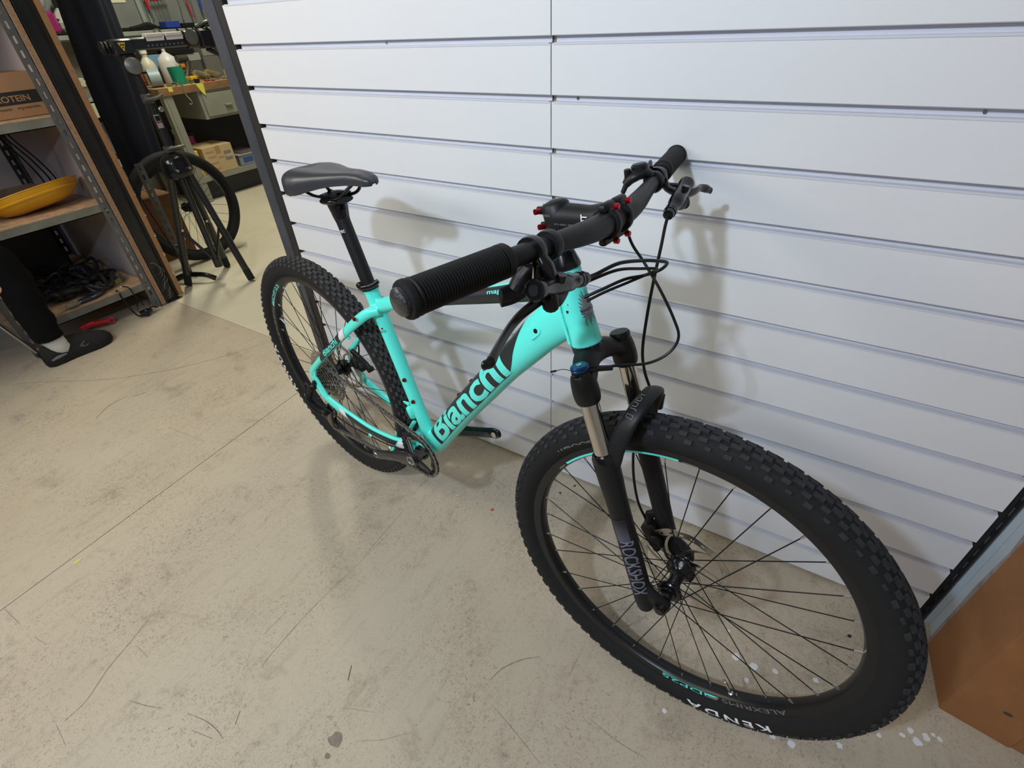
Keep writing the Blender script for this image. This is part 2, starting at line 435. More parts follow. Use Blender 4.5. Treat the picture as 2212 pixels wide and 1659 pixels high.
# ---- right-hand corner: perforated angle, plastered wall, baseboard roughness
M_wr = mat('bluish_white_plaster', (.60, .65, .70), .6, var=.12, vscale=6, bump=.15, bscale=60)
wr = MB().box((1.046, -.0600, 0), (1.45, .12, 2.85)).build('wall_right', M_wr, smooth=False); tag(wr, kind='structure')
rough = MB(); pr = []
for i in range(41):
    z = i * .07; rr = .018 * random.random()
    pr.append((z, -.060 - rr * .6, .0005 + .004 * random.random()))
vs = []
for z, y, d in pr: y = -.046 - (y + .060) * -.5; vs += [(1.0455, -.066, z), (1.0425 - d * .4, -.0655, z), (1.0425 - d, y, z), (1.0458, y + .006, z)]
rough.add(vs, [(4*i+q, 4*i+4+q, 4*i+5+q, 4*i+1+q) for i in range(40) for q in range(3)])
rough.build('rough_render', mat('grey_render', (.40, .35, .34), .9, var=.5, vscale=30, bump=.5, bscale=120), wr, smooth=False)
M_ang = mat('dark_slotted_steel', (.060, .062, .062), .4, metal=.5, var=.3, vscale=30)
def slotted(name, p, u, L, w, m, parent=None, holes=True, pitch=.04, sl=.022, sw=.009, t=.002, hm=None):
    """flat bar with see-through slots; p origin corner, u width dir (unit, horizontal), vertical length L"""
    u = Vector(u); n = Vector((0, 0, 1)).cross(u); p = Vector(p); mb = MB()
    def slab3(a0, a1, z0, z1):
        vs = [p + u*a + n*b + Vector((0, 0, z)) for z in (z0, z1) for a, b in ((a0, 0), (a1, 0), (a1, t), (a0, t))]
        mb.add(vs, [(3,2,1,0),(4,5,6,7),(0,1,5,4),(1,2,6,5),(2,3,7,6),(3,0,4,7)])
    a = (w - sw) / 2
    slab3(0, a, 0, L); slab3(a + sw, w, 0, L)
    z = 0
    while z < L:
        z2 = min(L, z + pitch - sl); slab3(a, a + sw, z, z2); z += pitch
    return mb.build(name, m, parent, smooth=False)
ang = slotted('corner_angle', (1.030, -.004, .0), (0, 1, 0), 2.6, .034, M_ang, None, pitch=.046, sl=.028, sw=.010)
tag(ang, kind='structure'); ang.name = 'trim_2'
MB().box((1.0125, .0165, 0), (1.030, .019, 2.6)).build('angle_flange', M_ang, ang, smooth=False)
MB().box((1.0325, -.004, 0), (1.0455, .030, 2.6)).build('packing_strip', mat('pale_blue_strip', (.42, .48, .52), .5), ang, smooth=False)

# ---- tall brown carton standing in the right corner
M_card = mat('brown_cardboard', (.36, .160, .055), .75, var=.35, vscale=7, col2=(.26, .105, .034), bump=.12, bscale=90)
cart = empty('cardboard_carton', (1.10, -.15, 0), 'tall brown cardboard carton standing in the right-hand corner, hand hole low down', 'carton')
def rel(o, root): o.parent = root; o.matrix_parent_inverse = Matrix.Translation(root.location).inverted(); return o
cb = MB()
cb.prism([(1.0385, -.062), (1.056, -.206), (1.30, -.240), (1.285, -.090)], 0, 1.95)
rel(cb.build('box_body', M_card, smooth=False), cart)
fl = MB(); fl.prism([(1.0545, -.2040), (1.0562, -.2090), (1.17, -.2255), (1.17, -.222)], .0, 1.95)
rel(fl.build('folded_flap', M_card, smooth=False), cart)
hh = MB(); d_ = Vector((.991, -.135, 0)); Mh = axisM((1.128, -.2205, .098), (-.135, -.991, 0))
hh.lathe([(0, .0004), (.0075, .0004)], Mh @ Matrix.Diagonal((1, .55, 1, 1)), 14); rel(hh.build('hand_hole', M_joint), cart)

# ---- room shell beyond the frame
M_wg = mat('grey_beige_wall', (.24, .215, .175), .8, var=.25, vscale=2.5, bump=.1)
M_wp = mat('pale_wall', (.36, .345, .32), .8)
def shell(name, lo, hi, m):
    o = MB().box(lo, hi).build(name, m, smooth=False); return tag(o, kind='structure')
shell('wall_far', (-4.95, .09, 0), (-4.80, 4.2, 2.85), M_wg)
shell('wall_workshop', (-4.8, 3.95, 0), (1.2, 4.1, 2.85), M_wp)
shell('ceiling', (-7.5, -6.2, 2.85), (2.2, 4.2, 2.95), mat('pale_ceiling', (.62, .62, .60), .8))
shell('wall_side', (1.36, -6.2, 0), (1.45, -.062, 2.85), M_wp)
shell('wall_front', (-7.5, -6.25, 0), (1.2, -6.15, 2.85), M_wp)
shell('wall_left', (-7.5, -6.2, 0), (-7.35, .12, 2.85), M_wp)

# ---- partition left of the opening (edges seen end-on): chipboard, channel, hardboard strip
M_chip = mat('chipboard_edge', (.40, .235, .135), .8, var=.45, vscale=90, bump=.3)
M_melw = mat('white_melamine', (.46, .385, .345), .5, var=.06, vscale=3)
part_ = MB().box((-4.8, .046, 0), (-2.502, .068, 2.85)).build('wall_partition', M_melw, smooth=False); tag(part_, kind='structure')
MB().box((-2.502, .046, 0), (-2.4985, .068, 2.85)).build('chipboard_edge', M_chip, part_, smooth=False)
M_chn = mat('dark_steel_channel', (.050, .047, .045), .35, metal=.6, var=.4, vscale=6, bump=.05)
MB().box((-2.560, .076, 0), (-2.515, .140, 2.85)).box((-2.560, .072, 0), (-2.497, .077, 2.85)).box((-2.560, .138, 0), (-2.497, .143, 2.85)).build('channel_post', M_chn, part_, smooth=False)
M_strip = mat('brown_hardboard_strip', (.36, .185, .080), .6, var=.2, vscale=12)
hs = MB().cbox((-2.512, .163, 1.43), (.024, .026, 2.84), bev=.002).build('hardboard_strip', M_strip, part_, smooth=False)
MB().box((-4.8, .100, 0), (-2.560, .122, 2.85)).build('back_sheet', M_wg, part_, smooth=False)
for i in range(26):
    z = .035 + i * .108
    mb = MB(); mb.cyl((-2.500, .172, z), (-2.4965, .1725, z), .0048, 10)
    mb.box((-2.4968, .168, z + .010), (-2.4955, .176, z + .0125)); mb.build('screw', M_nip, part_)
fpl = MB().box((-2.60, .030, 0), (-2.485, .155, .003)).build('foot_plate', M_stl, part_, smooth=False)
# torn clear film at the foot of the channel
fm = MB(); random.seed(3)
M_flm = mat('crumpled_film', (.20, .18, .16), .2, spec=.8)
for i in range(9):
    z0 = .02 + i * .018; y0 = .082 + .03 * random.random(); a = random.uniform(-.5, .5)
    fm.tube([(-2.498, y0, z0), (-2.488, y0 + .012*cos(a), z0 + .012), (-2.497, y0 + .02*cos(a), z0 + .03 + .01*sin(a))], [(.001, .004), (.0015, .006), (.001, .002)], 6, sm=2)
fm.build('torn_film', M_flm, part_)
mb = MB(); mb.tube([(-2.495, .085, .235), (-2.488, .10, .23), (-2.490, .125, .19), (-2.492, .13, .165)], .0015, 6, sm=4); mb.build('film_strand', M_lgr, part_)

# ---- slotted-angle shelving unit, facing the bicycle
M_galv = mat('grey_slotted_angle', (.155, .155, .150), .5, metal=.35, var=.4, vscale=12, bump=.05)
M_osb = mat('chipboard_shelf', (.66, .43, .24), .75, var=.55, vscale=26, col2=(.36, .22, .14), bump=.3)
M_lip = mat('grey_painted_shelf_lip', (.215, .210, .175), .55, var=.35, vscale=10)
SX0, SX1, SY0, SY1 = -3.40, -2.505, -.560, .040
shf = empty('shelving_unit', (-2.95, -.26, 0), 'grey slotted-angle shelving unit with chipboard shelves beside the doorway', 'shelving')
def upr(x, y, ux, uy):
    a = slotted('upright', (x, y, 0), (ux, 0, 0), 2.4, .038, M_galv, None, pitch=.050, sl=.026, sw=.010); rel(a, shf)
    b = slotted('upright', (x, y, 0), (0, uy, 0), 2.4, .038, M_galv, None, pitch=.050, sl=.026, sw=.010); rel(b, shf)
upr(SX1, SY1, -1, -1); upr(SX0, SY1, 1, -1); upr(SX1, SY0, -1, 1); upr(SX0, SY0, 1, 1)
for zt, dirt in ((.150, 0), (.575, 0), (.960, 0), (1.42, 0), (1.9, 0)):
    rel(MB().box((SX0 + .01, SY0 + .004, zt - .018), (SX1 - .006, SY1 - .004, zt)).build('shelf_board', M_osb, smooth=False), shf)
    mb = MB(); mb.box((SX1 - .006, SY0 + .004, zt - .042), (SX1 - .002, SY1 - .004, zt - .004)); mb.box((SX1 - .03, SY0 + .004, zt - .042), (SX1 - .002, SY1 - .004, zt - .0385))
    rel(mb.build('shelf_lip', M_lip, smooth=False), shf)
    mb = MB(); mb.box((SX0 + .002, SY0 + .004, zt - .042), (SX0 + .006, SY1 - .004, zt - .002)); rel(mb.build('shelf_lip', M_lip, smooth=False), shf)
for z in (.54, .93, .115):
    rel(MB().cyl((SX1 - .0015, .022, z), (SX1 + .005, .022, z), .007, 6).build('bolt', M_stl), shf)
# dark clutter filling the back of the lowest bay
M_dark = mat('black_case', (.010, .010, .012), .6)
dk = MB().cbox((-3.22, -.29, .315), (.22, .46, .325), bev=.02).build('storage_case', M_dark)
tag(dk, 'long black case pushed to the back of the bottom shelf', 'case')

# protein carton on the top shelf in view
M_kraft = mat('kraft_carton', (.40, .215, .105), .75, var=.15, vscale=5, bump=.05)
M_ink = mat('black_carton_ink', (.018, .016, .015), .6)
pc = empty('cardboard_box', (-2.70, -.35, .960), 'brown carton with a black PROTEIN band on the shelf below the frame corner', 'box')
rel(MB().cbox((-2.70, -.2445, 1.044), (.24, .57, .165), bev=.002).build('box_body', M_kraft, smooth=False), pc)
rel(MB().box((-2.5798, -.5290, 1.012), (-2.5788, .039, 1.060)).build('printed_band', M_ink, smooth=False), pc)
def ymap(x, y0, y1, z0, z1): return lambda a, b: Vector((x, y0 + (y1 - y0) * a, z0 + (z1 - z0) * b))
rel(text_map('lettering', 'PROTEIN', ymap(-2.5782, -.155, -.012, 1.022, 1.046), M_kraft, None, bold=.02, step=0), pc)
rel(text_map('lettering', 'myvitamins', ymap(-2.5790, -.075, .010, .990, 1.003), M_ink, None, step=0), pc)
rel(text_map('lettering', 'myprotein', ymap(-2.5790, -.185, -.095, .990, 1.003), M_ink, None, step=0), pc)
rel(MB().box((-2.80, -.45, 1.126), (-2.62, -.14, 1.132)).build('loose_flap', mat('white_paper', (.7, .7, .68), .6), smooth=False), pc)

# yellow hard shell basin on the middle shelf
M_yel = mat('yellow_plastic', (.72, .36, .010), .38, var=.3, vscale=6, col2=(.50, .22, .008))
ys = MB(); T = Matrix.Translation((-2.66, -.175, .631)) @ Matrix.Rotation(.10, 4, 'X') @ Matrix.Rotation(-.30, 4, 'Y') @ Matrix.Diagonal((.68, 1.18, 1, 1))
prof = [(0, -.042), (.08, -.042), (.125, -.030), (.158, .000), (.172, .030), (.176, .032), (.176, .036), (.168, .036), (.152, .004), (.120, -.024), (.08, -.035), (0, -.035)]
ys.lathe(prof, T, 40)
o = ys.build('plastic_basin', M_yel); tag(o, 'shallow yellow plastic basin lying on the middle shelf', 'basin')
rb = MB(); rb.lathe([(.160, -.002), (.1655, .004), (.160, .010)], T, 40); rb.build('raised_rib', M_yel, o)
o = MB().cbox((-2.80, -.45, .697), (.10, .18, .24), bev=.004, M=Matrix.Rotation(0, 4, 'Z')).build('cardboard_box', mat('pale_brown_box', (.36, .25, .17), .8)); tag(o, 'pale brown box behind the yellow basin', 'box')
# cables hanging down between the middle shelves
for k, (y0, y1) in enumerate(((-.12, -.03), (-.10, .0), (-.08, .025))):
    mb = MB(); mb.tube([(-2.90, y0, .917), (-2.88, y0 + .01, .86), (-2.86, (y0 + y1)/2, .76), (-2.90, y1 - .01, .655), (-2.93, y1 - .01, .582)], .0035, 6, sm=5)
    o = mb.build('cable', M_pblk); tag(o, ('left', 'middle', 'right')[k] + ' of three thin black cables hanging behind the yellow basin', 'cable', 'cables behind the yellow basin')

# tangle of tubes and cables on the bottom shelf
random.seed(11)
M_tng = mat('black_rubber_tangle', (.012, .012, .014), .5)
tg = MB()
for k in range(46):
    cx_, cy_ = random.uniform(-3.02, -2.60), random.uniform(-.42, -.05)
    if cx_ > -2.66 and cy_ < -.2: cx_ -= .1
    R1 = random.uniform(.03, .085); z0 = .150 + .008; hgt = random.uniform(.004, .05) * (1 - abs(cy_ + .2) * 1.5)
    pts = []; a0 = random.random() * 6; ex = random.uniform(.5, 1.3)
    for i in range(14):
        a = a0 + i * .46; rr = R1 * (1 + .25 * sin(a * 1.7 + k))
        pts.append((cx_ + rr * cos(a), cy_ + rr * ex * sin(a), z0 + max(0, hgt * (1 + .6 * sin(a * 2 + k)))))
    tg.tube(pts, random.choice((.0035, .005, .008, .011)), 6, sm=2)
for k in range(9):
    tg.ball((random.uniform(-2.95, -2.66), random.uniform(-.33, -.08), .176), (random.uniform(.035, .06), random.uniform(.03, .06), random.uniform(.025, .045)), 10)
o = tg.build('cable_tangle', M_tng); tag(o, 'tangle of black inner tubes and cables on the bottom shelf', 'cables', kind='stuff')
for k, (c, cc, r) in enumerate((((-2.63, -.045, .164), (.02, .04, .15), .020), ((-2.60, -.065, .162), (.24, .26, .03), .017))):
    mb = MB(); mb.tube([(c[0] + (r + .006*sin(i*1.3)) * cos(i*.7), c[1] + r * sin(i*.7), c[2] + .0012*i) for i in range(22)], .0018, 6, sm=3)
    o = mb.build('wire_coil', mat('wire_%d' % k, cc, .5)); tag(o, ('blue', 'yellow-green')[k] + ' wire coil at the right end of the bottom shelf', 'wire')
for k, (x, y, r, tl) in enumerate(((-2.95, -.16, .040, .5), (-2.90, -.08, .042, -.3))):
    mb = MB(); mb.tube([(x + .01*cos(a), y + r*cos(a), .205 + r*.55*sin(a) + tl*.03*cos(a)) for a in [i*2*pi/18 for i in range(19)]], .0036, 6, cap=False)
    o = mb.build('cable_loop', M_tng); tag(o, ('left', 'right')[k] + ' of two black cable loops standing up from the tangle', 'cable')
mb = MB(); mb.ball((-2.545, -.235, .163), (.020, .060, .013), 12); mb.ball((-2.55, -.19, .168), (.018, .03, .014), 10)
o = mb.build('plastic_bag', mat('dark_blue_plastic', (.016, .022, .045), .18, spec=.8)); tag(o, 'shiny dark blue plastic bag at the edge of the bottom shelf', 'bag')
mb = MB(); mb.tube([(-2.535, -.345, .165), (-2.530, -.31, .168), (-2.535, -.285, .163)], [(.010, .012), (.014, .015), (.008, .010)], 8, sm=3)
o = mb.build('crumpled_rag', mat('dirty_rag', (.30, .25, .17), .9, var=.4, vscale=60)); tag(o, 'crumpled dirty rag on the lip of the bottom shelf', 'rag')
# red tool on the floor under the shelf
mb = MB(); mb.tube([(-2.56, -.330, .030), (-2.545, -.290, .038), (-2.54, -.250, .030), (-2.535, -.212, .022)], [(.014, .012), (.016, .013), (.013, .012), (.016, .013)], 10, sm=4)
mb.lathe([(.008, -.004), (.017, -.004), (.017, .004), (.008, .004)], axisM((-2.532, -.205, .022), (1, 0, .3)), 16, closed=True)
for z in (-.318, -.30, -.28): mb.cyl((-2.545, z, .046), (-2.535, z, .050), .004, 8)
o = mb.build('pliers', mat('red_plastic_grip', (.55, .012, .016), .35)); tag(o, 'red-handled tool lying under the bottom shelf behind the shoe', 'tool')
# derailleur with cable hanging off the shelf
dr = MB(); dr.tube([(-2.53, -.115, .153), (-2.500, -.117, .158), (-2.485, -.12, .12), (-2.47, -.115, .06), (-2.455, -.105, .020), (-2.45, -.085, .010)], .0042, 8, sm=5)
dr.tube([(-2.52, -.080, .166), (-2.50, -.065, .158), (-2.490, -.062, .128), (-2.478, -.056, .085), (-2.465, -.052, .055)], .003, 8, sm=5)
dr.cbox((-2.455, -.065, .022), (.030, .050, .022), bev=.004); dr.cyl((-2.44, -.075, .018), (-2.43, -.078, .022), .012, 12); dr.cyl((-2.44, -.045, .030), (-2.43, -.045, .030), .010, 12)
dr.tube([(-2.455, -.05, .03), (-2.45, -.02, .035), (-2.455, .0, .02)], .004, 8)
o = dr.build('brake_caliper', M_gblk); tag(o, 'small black brake part dangling on its hose from the bottom shelf', 'bicycle part')
for p in ((-2.447, -.062, .033), (-2.452, -.078, .012), (-2.52, -.088, .168)):
    MB().ball(p, .0045, 8).build('bolt', M_nip, o)

# ================================================================ WORKSHOP behind the opening
M_bwood = mat('worn_bench_top', (.40, .25, .13), .6, var=.4, vscale=14, stretch=(1, .3, 1))
M_bedge = mat('bench_edge', (.27, .14, .062), .6, var=.4, vscale=16)
M_bgrey = mat('greenish_grey_steel', (.27, .27, .225), .5, var=.15, vscale=8)
bn = empty('workbench', (-4.4, 2.0, 0), 'grey steel workbench with a wooden top against the far wall', 'workbench')
rel(MB().box((-4.72, 1.29, .824), (-4.10, 2.9, .872)).build('bench_top', M_bwood, smooth=False), bn)
rel(MB().box((-4.10, 1.29, .822), (-4.094, 2.9, .874)).build('edge_band', M_bedge, smooth=False), bn)
rel(MB().box((-4.16, 1.31, 0), (-4.105, 1.385, .824)).box((-4.104, 1.333, 0), (-4.1015, 1.340, .824)).build('leg', M_bgrey, smooth=False), bn)
rel(MB().box((-4.70, 1.31, 0), (-4.64, 1.385, .824)).build('leg', M_bgrey, smooth=False), bn)
rel(MB().box((-4.70, 1.32, .165), (-4.10, 2.88, .205)).build('lower_shelf', M_bgrey, smooth=False), bn)
rel(MB().box((-4.68, 1.39, .0), (-4.20, 2.88, .15)).build('recessed_plinth', M_joint, smooth=False), bn)
rel(MB().box((-4.72, 1.39, .22), (-4.66, 2.88, .82)).build('back_panel', mat('dark_back_panel', (.035, .033, .030), .8), smooth=False), bn)
dw = MB().box((-4.55, 1.595, .615), (-4.112, 1.95, .822)).build('drawer_case', M_bgrey, smooth=False); rel(dw, bn)
df = MB().cbox((-4.106, 1.765, .716), (.012, .285, .165), bev=.002).build('drawer_front', M_bgrey, smooth=False); rel(df, dw); df.parent = dw; df.matrix_parent_inverse = Matrix.Identity(4)
dh = MB().cbox((-4.092, 1.822, .700), (.020, .062, .016), bev=.003).build('drawer_handle', M_bgrey, smooth=False); dh.parent = dw

# ---- far wall: board, rail shelf, hung tools
M_brd = mat('grey_green_board', (.19, .205, .195), .6, var=.2, vscale=5)
M_rail = mat('pale_green_grey_rail', (.30, .34, .31), .5, var=.3, vscale=14)
bd = MB().box((-4.80, .93, 1.262), (-4.765, 3.2, 2.2)).build('tool_board', M_brd, smooth=False); tag(bd, 'grey-green sheet tool board on the far wall above the bench', 'tool board')
for y in (1.73, 1.79): MB().box((-4.765, y, 1.262), (-4.745, y + .030, 2.2)).build('frame_bar', M_rail, bd, smooth=False)
rs = MB(); rs.box((-4.765, .80, 1.238), (-4.600, 3.2, 1.244)); rs.box((-4.606, .80, 1.210), (-4.600, 3.2, 1.244))
rs = rs.build('wall_shelf', M_rail, smooth=False); tag(rs, 'narrow pale grey metal shelf along the far wall under the hung tools', 'shelf')
M_tred = mat('red_tool_grip', (.38, .02, .025), .4); M_tblu = mat('blue_tool_grip', (.02, .05, .30), .4)
def tool(name, label, cat, a, b, r, m, hm=None, hl=.0, hr=.011, group=None, a2=None):
    a, b = Vector(a), Vector(b); d = (b - a).normalized(); root = MB(); root.tube([a + d * hl, b], r, 8)
    o = root.build(name, m); tag(o, label, cat, group)
    if hm: MB().tube([a, a + d*hl*.12, a + d*hl*.6, a + d*(hl + .004)], [hr*.8, hr, hr*.8, hr*.9], 10).build('handle', hm, o)
    MB().tube([a + Vector((-.045, 0, .0)), a + Vector((.0, 0, .0))], .003, 6).build('peg', M_stl, o)
    return o
tool('screwdriver', 'long screwdriver with red and black grip, leftmost tool on the far board', 'screwdriver', (-4.7150, 1.7980, 1.4545), (-4.7150, 1.8055, 1.2883), .0055, M_stl, M_tred, .075, .015)
for k, (a, b, l) in enumerate((((-4.7150, 1.8569, 1.4355), (-4.7150, 1.8684, 1.3048), 'first'), ((-4.7150, 1.8851, 1.4381), (-4.7150, 1.8952, 1.2942), 'second'), ((-4.7150, 1.9174, 1.4406), (-4.7150, 1.9203, 1.2964), 'third'), ((-4.7150, 1.9500, 1.4432), (-4.7150, 1.9511, 1.3016), 'fourth'))):
    o = tool('hex_wrench', l + ' of the four red T-handled wrenches, counted from the long screwdriver', 'wrench', a, b, .0028, M_stl, None, 0, group='red T-handled wrenches')
    a = Vector(a); MB().tube([a + Vector((0, -.024, .0)), a + Vector((0, .024, .0))], .008, 8).build('handle', M_tred, o)
tool('tyre_spoon', 'long pale steel rod hanging in the middle of the far tool board', 'tool', (-4.7150, 2.0821, 1.4506), (-4.7150, 2.0593, 1.2943), .006, M_nip)
tool('pry_bar', 'long red rod hanging right of the pale steel rod', 'tool', (-4.7150, 2.1396, 1.4498), (-4.7150, 2.1505, 1.3073), .007, M_tred)
tool('scriber', 'thin dark rod hanging right of the red rod', 'tool', (-4.7150, 2.1814, 1.4492), (-4.7150, 2.1761, 1.3063), .003, M_stl)
tool('screwdriver', 'thin screwdriver with a blue grip, rightmost on the far board', 'screwdriver', (-4.7150, 2.2608, 1.4546), (-4.7150, 2.2541, 1.3035), .0028, M_stl, M_tblu, .085, .013)
o = MB().box((-4.764, 1.545, 1.425), (-4.760, 1.66, 1.56)).build('paper_note', mat('cream_paper', (.62, .60, .45), .7), smooth=False); tag(o, 'cream paper sheet stuck on the far board near the top', 'paper')
def things(): pass
def bx(name, lo, hi, m, label, cat, bev=.003, rot=0):
    c = Vector([(a + b)/2 for a, b in zip(lo, hi)]); s = [b - a for a, b in zip(lo, hi)]
    o = MB().cbox((0, 0, 0), s, bev=bev, M=Matrix.Translation(c) @ Matrix.Rotation(rot, 4, 'Z')).build(name, m); return tag(o, label, cat)
zs = 1.2445
bx('parts_tray', (-4.74, 1.845, zs), (-4.63, 1.965, zs + .045), M_tblu, 'small blue plastic tray on the far wall shelf', 'tray')
bx('rag', (-4.72, 2.205, zs), (-4.63, 2.31, zs + .03), M_tred, 'red cloth on the far wall shelf', 'cloth', .012)
bx('paper_pad', (-4.72, 2.12, zs), (-4.62, 2.20, zs + .018), M_wht, 'white pad beside the red cloth on the shelf', 'pad')
bx('glove', (-4.72, 2.33, zs), (-4.62, 2.45, zs + .03), mat('grey_cloth', (.28, .29, .28), .9), 'grey glove at the right end of the far wall shelf', 'glove', .01)
bx('spray_can', (-4.71, 1.99, zs), (-4.64, 2.10, zs + .028), M_blk, 'black case between the blue tray and the white pad', 'case')
mb = MB(); mb.tube([(-4.66, 1.56, zs + .012), (-4.66, 1.64, zs + .02), (-4.67, 1.72, zs + .03), (-4.65, 1.79, zs + .008)], [(.010, .014), (.014, .02), (.018, .016), (.006, .01)], 10, sm=4)
tag(mb.build('pouch', M_blk), 'black pouch left of the frame bars on the far wall shelf', 'pouch')
mb = MB(); mb.lathe([(.024, -.006), (.034, -.006), (.034, .006), (.024, .006)], axisM((-4.5600, 1.7096, 1.2136), (1, .1, 0)), 24, closed=True); mb.tube([(-4.5600, 1.7183, 1.2318), (-4.585, 1.76, 1.236)], .002, 6)
tag(mb.build('steel_ring', M_nip), 'steel ring hanging from the edge of the far wall shelf', 'ring')
mb = MB(); mb.lathe([(.026, -.010), (.044, -.010), (.044, .010), (.026, .010)], axisM((-4.7000, 1.1601, 1.4304), (1, .0, 0)), 24, closed=True); mb.cbox((-4.7350, 1.1747, 1.4316), (.07, .03, .03))
tag(mb.build('black_ring', M_pblk), 'black ring hung on the far board at the left', 'ring')
for k, y in enumerate((1.90, 1.98, 2.04, 2.10, 2.17, 2.25, 2.33)):
    mb = MB(); mb.tube([(-4.602, y, 1.236), (-4.585, y, 1.228), (-4.585, y + .006, 1.206), (-4.592, y + .004, 1.190)], .006, 8)
    o = mb.build('hook', M_blk); tag(o, ('first', 'second', 'third', 'fourth', 'fifth', 'sixth', 'seventh')[k] + ' small black hook from the steel ring along the far wall shelf', 'hook', 'hooks on the far wall shelf')
# bags at the left end
M_mag = mat('magenta_plastic', (.26, .010, .115), .35)
M_film = mat('clear_film', (.55, .58, .66), .2, trans=.55, spec=.6)
mb = MB(); mb.cbox((-4.66, .985, 1.315), (.11, .155, .14), bev=.02); tag(mb.build('plastic_bag', M_mag), 'magenta plastic pack on the far wall shelf, left end', 'bag')
mb = MB(); mb.ball((-4.67, .985, 1.455), (.05, .075, .075), 14); tag(mb.build('plastic_bag', M_film), 'clear plastic bag standing on the magenta pack', 'bag')
mb = MB(); mb.cbox((-4.655, 1.145, 1.295), (.11, .15, .095), bev=.03); mb.tube([(-4.66, 1.09, 1.33), (-4.66, 1.12, 1.375), (-4.66, 1.16, 1.36)], [(.03, .02), (.028, .03), (.01, .01)], 10, sm=3)
tag(mb.build('plastic_bag', mat('white_film', (.50, .50, .49), .4)), 'whitish plastic bag beside the magenta pack', 'bag')

# sockets and wall boxes at the left
M_crm = mat('cream_plastic', (.56, .53, .40), .45)
so = bx('socket_box', (-4.79, .975, .905), (-4.715, 1.085, .965), M_crm, 'cream twin socket box on the far wall', 'socket')
for y in (1.005, 1.05): MB().lathe([(0, .001), (.014, .001), (.017, .0025), (.019, .0)], axisM((-4.714, y, .935), (1, 0, 0)), 18).build('socket_opening', M_blk if y < 1.03 else M_crm, so)
mb = MB(); mb.cyl((-4.78, 1.085, .935), (-4.78, 1.30, .935), .012, 10); tag(mb.build('conduit', M_crm), 'pale conduit running right from the cream socket box', 'conduit')
o = bx('junction_box', (-4.79, 1.00, .70), (-4.60, 1.22, .80), M_crm, 'cream box with round openings below the socket', 'box')
for y in (1.06, 1.15): MB().lathe([(0, .001), (.016, .001), (.020, .004)], axisM((-4.599, y, .75), (1, 0, 0)), 18).build('round_opening', M_joint, o)
o = bx('shelf_bracket_box', (-4.79, .93, .81), (-4.62, 1.25, .83), M_rail, 'narrow grey ledge between the socket and the cream box', 'ledge')
# grey machine cabinet left of the bench, with a pale top
mb = MB().cbox((-4.45, .60, .18), (.50, .72, .36), bev=.01); cab = mb.build('steel_cabinet', mat('grey_steel_cabinet', (.155, .155, .135), .5, var=.2, vscale=6)); tag(cab, 'low grey steel cabinet left of the workbench', 'cabinet')
MB().prism([(-4.72, .415), (-4.22, .38), (-4.22, .362), (-4.72, .362)], .22, .99, Matrix(((1, 0, 0, 0), (0, 0, 1, 0), (0, 1, 0, 0), (0, 0, 0, 1)))).build('sloping_top', mat('pale_grey_top', (.30, .31, .29), .4), cab, smooth=False)
bx('backrest_panel', (-4.76, .72, .42), (-4.70, 1.20, .66), mat('brown_grey_panel', (.16, .145, .125), .7), 'dull grey panel leaning on the wall above the steel cabinet', 'panel')

# ---- clutter on the bench
zb = .8725
def bottle(name, c, h, r, m, label, cm=None, neck=.35, cat='bottle'):
    x, y, z = c; mb = MB(); mb.lathe([(0, 0), (r*.95, 0), (r, h*.03), (r, h*.55), (r*.85, h*.66), (r*neck, h*.80), (r*neck, h*.92), (0, h*.92)], Matrix.Translation(c), 20)
    o = mb.build(name, m); tag(o, label, cat)
    if cm: MB().cyl((x, y, z + h*.90), (x, y, z + h), r*neck*1.25, 14).build('cap', cm, o)
    return o
bottle('jug', (-4.50, 1.50, zb), .24, .055, mat('ivory_plastic', (.60, .58, .46), .4), 'ivory plastic jug at the left end of the bench', M_wht, .4)
bottle('funnel_bottle', (-4.48, 1.655, zb), .27, .075, mat('white_plastic', (.66, .64, .64), .4), 'white cone-shaped bottle behind the green tub', M_red, .18)
mb = MB(); mb.lathe([(0, 0), (.05, 0), (.058, .12), (.054, .12), (.047, .006), (0, .006)], Matrix.Translation((-4.26, 1.575, zb)), 24); tag(mb.build('tub', mat('green_plastic', (.008, .25, .15), .35)), 'green plastic tub on the bench', 'tub')
mb = MB(); Mr_ = axisM((-4.28, 1.40, zb + .062), (.35, .94, 0)); mb.lathe([(.040, -.04), (.062, -.04), (.062, .04), (.040, .04)], Mr_, 28, closed=True); mb.lathe([(0, -.03), (.041, -.03), (.041, .03), (0, .03)], Mr_, 24, m=1)
tag(mb.build('tape_roll', [mat('pale_blue_roll', (.30, .38, .42), .4), M_pblk]), 'fat pale blue roll with a black core at the left bench end', 'roll')
bx('solvent_can', (-4.62, 1.56, zb), (-4.56, 1.70, zb + .20), mat('light_blue_tin', (.16, .32, .50), .4), 'light blue tin at the back of the bench', 'tin')
bx('cloth_pile', (-4.60, 1.44, zb), (-4.53, 1.60, zb + .13), mat('coral_cloth', (.50, .16, .09), .8), 'coral cloth bundle behind the ivory jug', 'cloth', .03)
M_dw = mat('yellow_black_tool', (.60, .33, .015), .45, var=.5, vscale=20, col2=(.10, .07, .03))
dr_ = MB(); dr_.tube([(-4.34, 1.66, zb + .165), (-4.34, 1.75, zb + .165)], [(.028, .028), (.024, .024)], 14); dr_.tube([(-4.34, 1.745, zb + .15), (-4.33, 1.72, zb + .09), (-4.32, 1.68, zb + .03)], [(.022, .026), (.016, .020), (.018, .022)], 12, sm=3)
o = dr_.build('cordless_drill', mat('dark_tool_body', (.05, .045, .03), .45, var=.4, vscale=18)); tag(o, 'yellow and black cordless drill standing on the bench', 'drill')
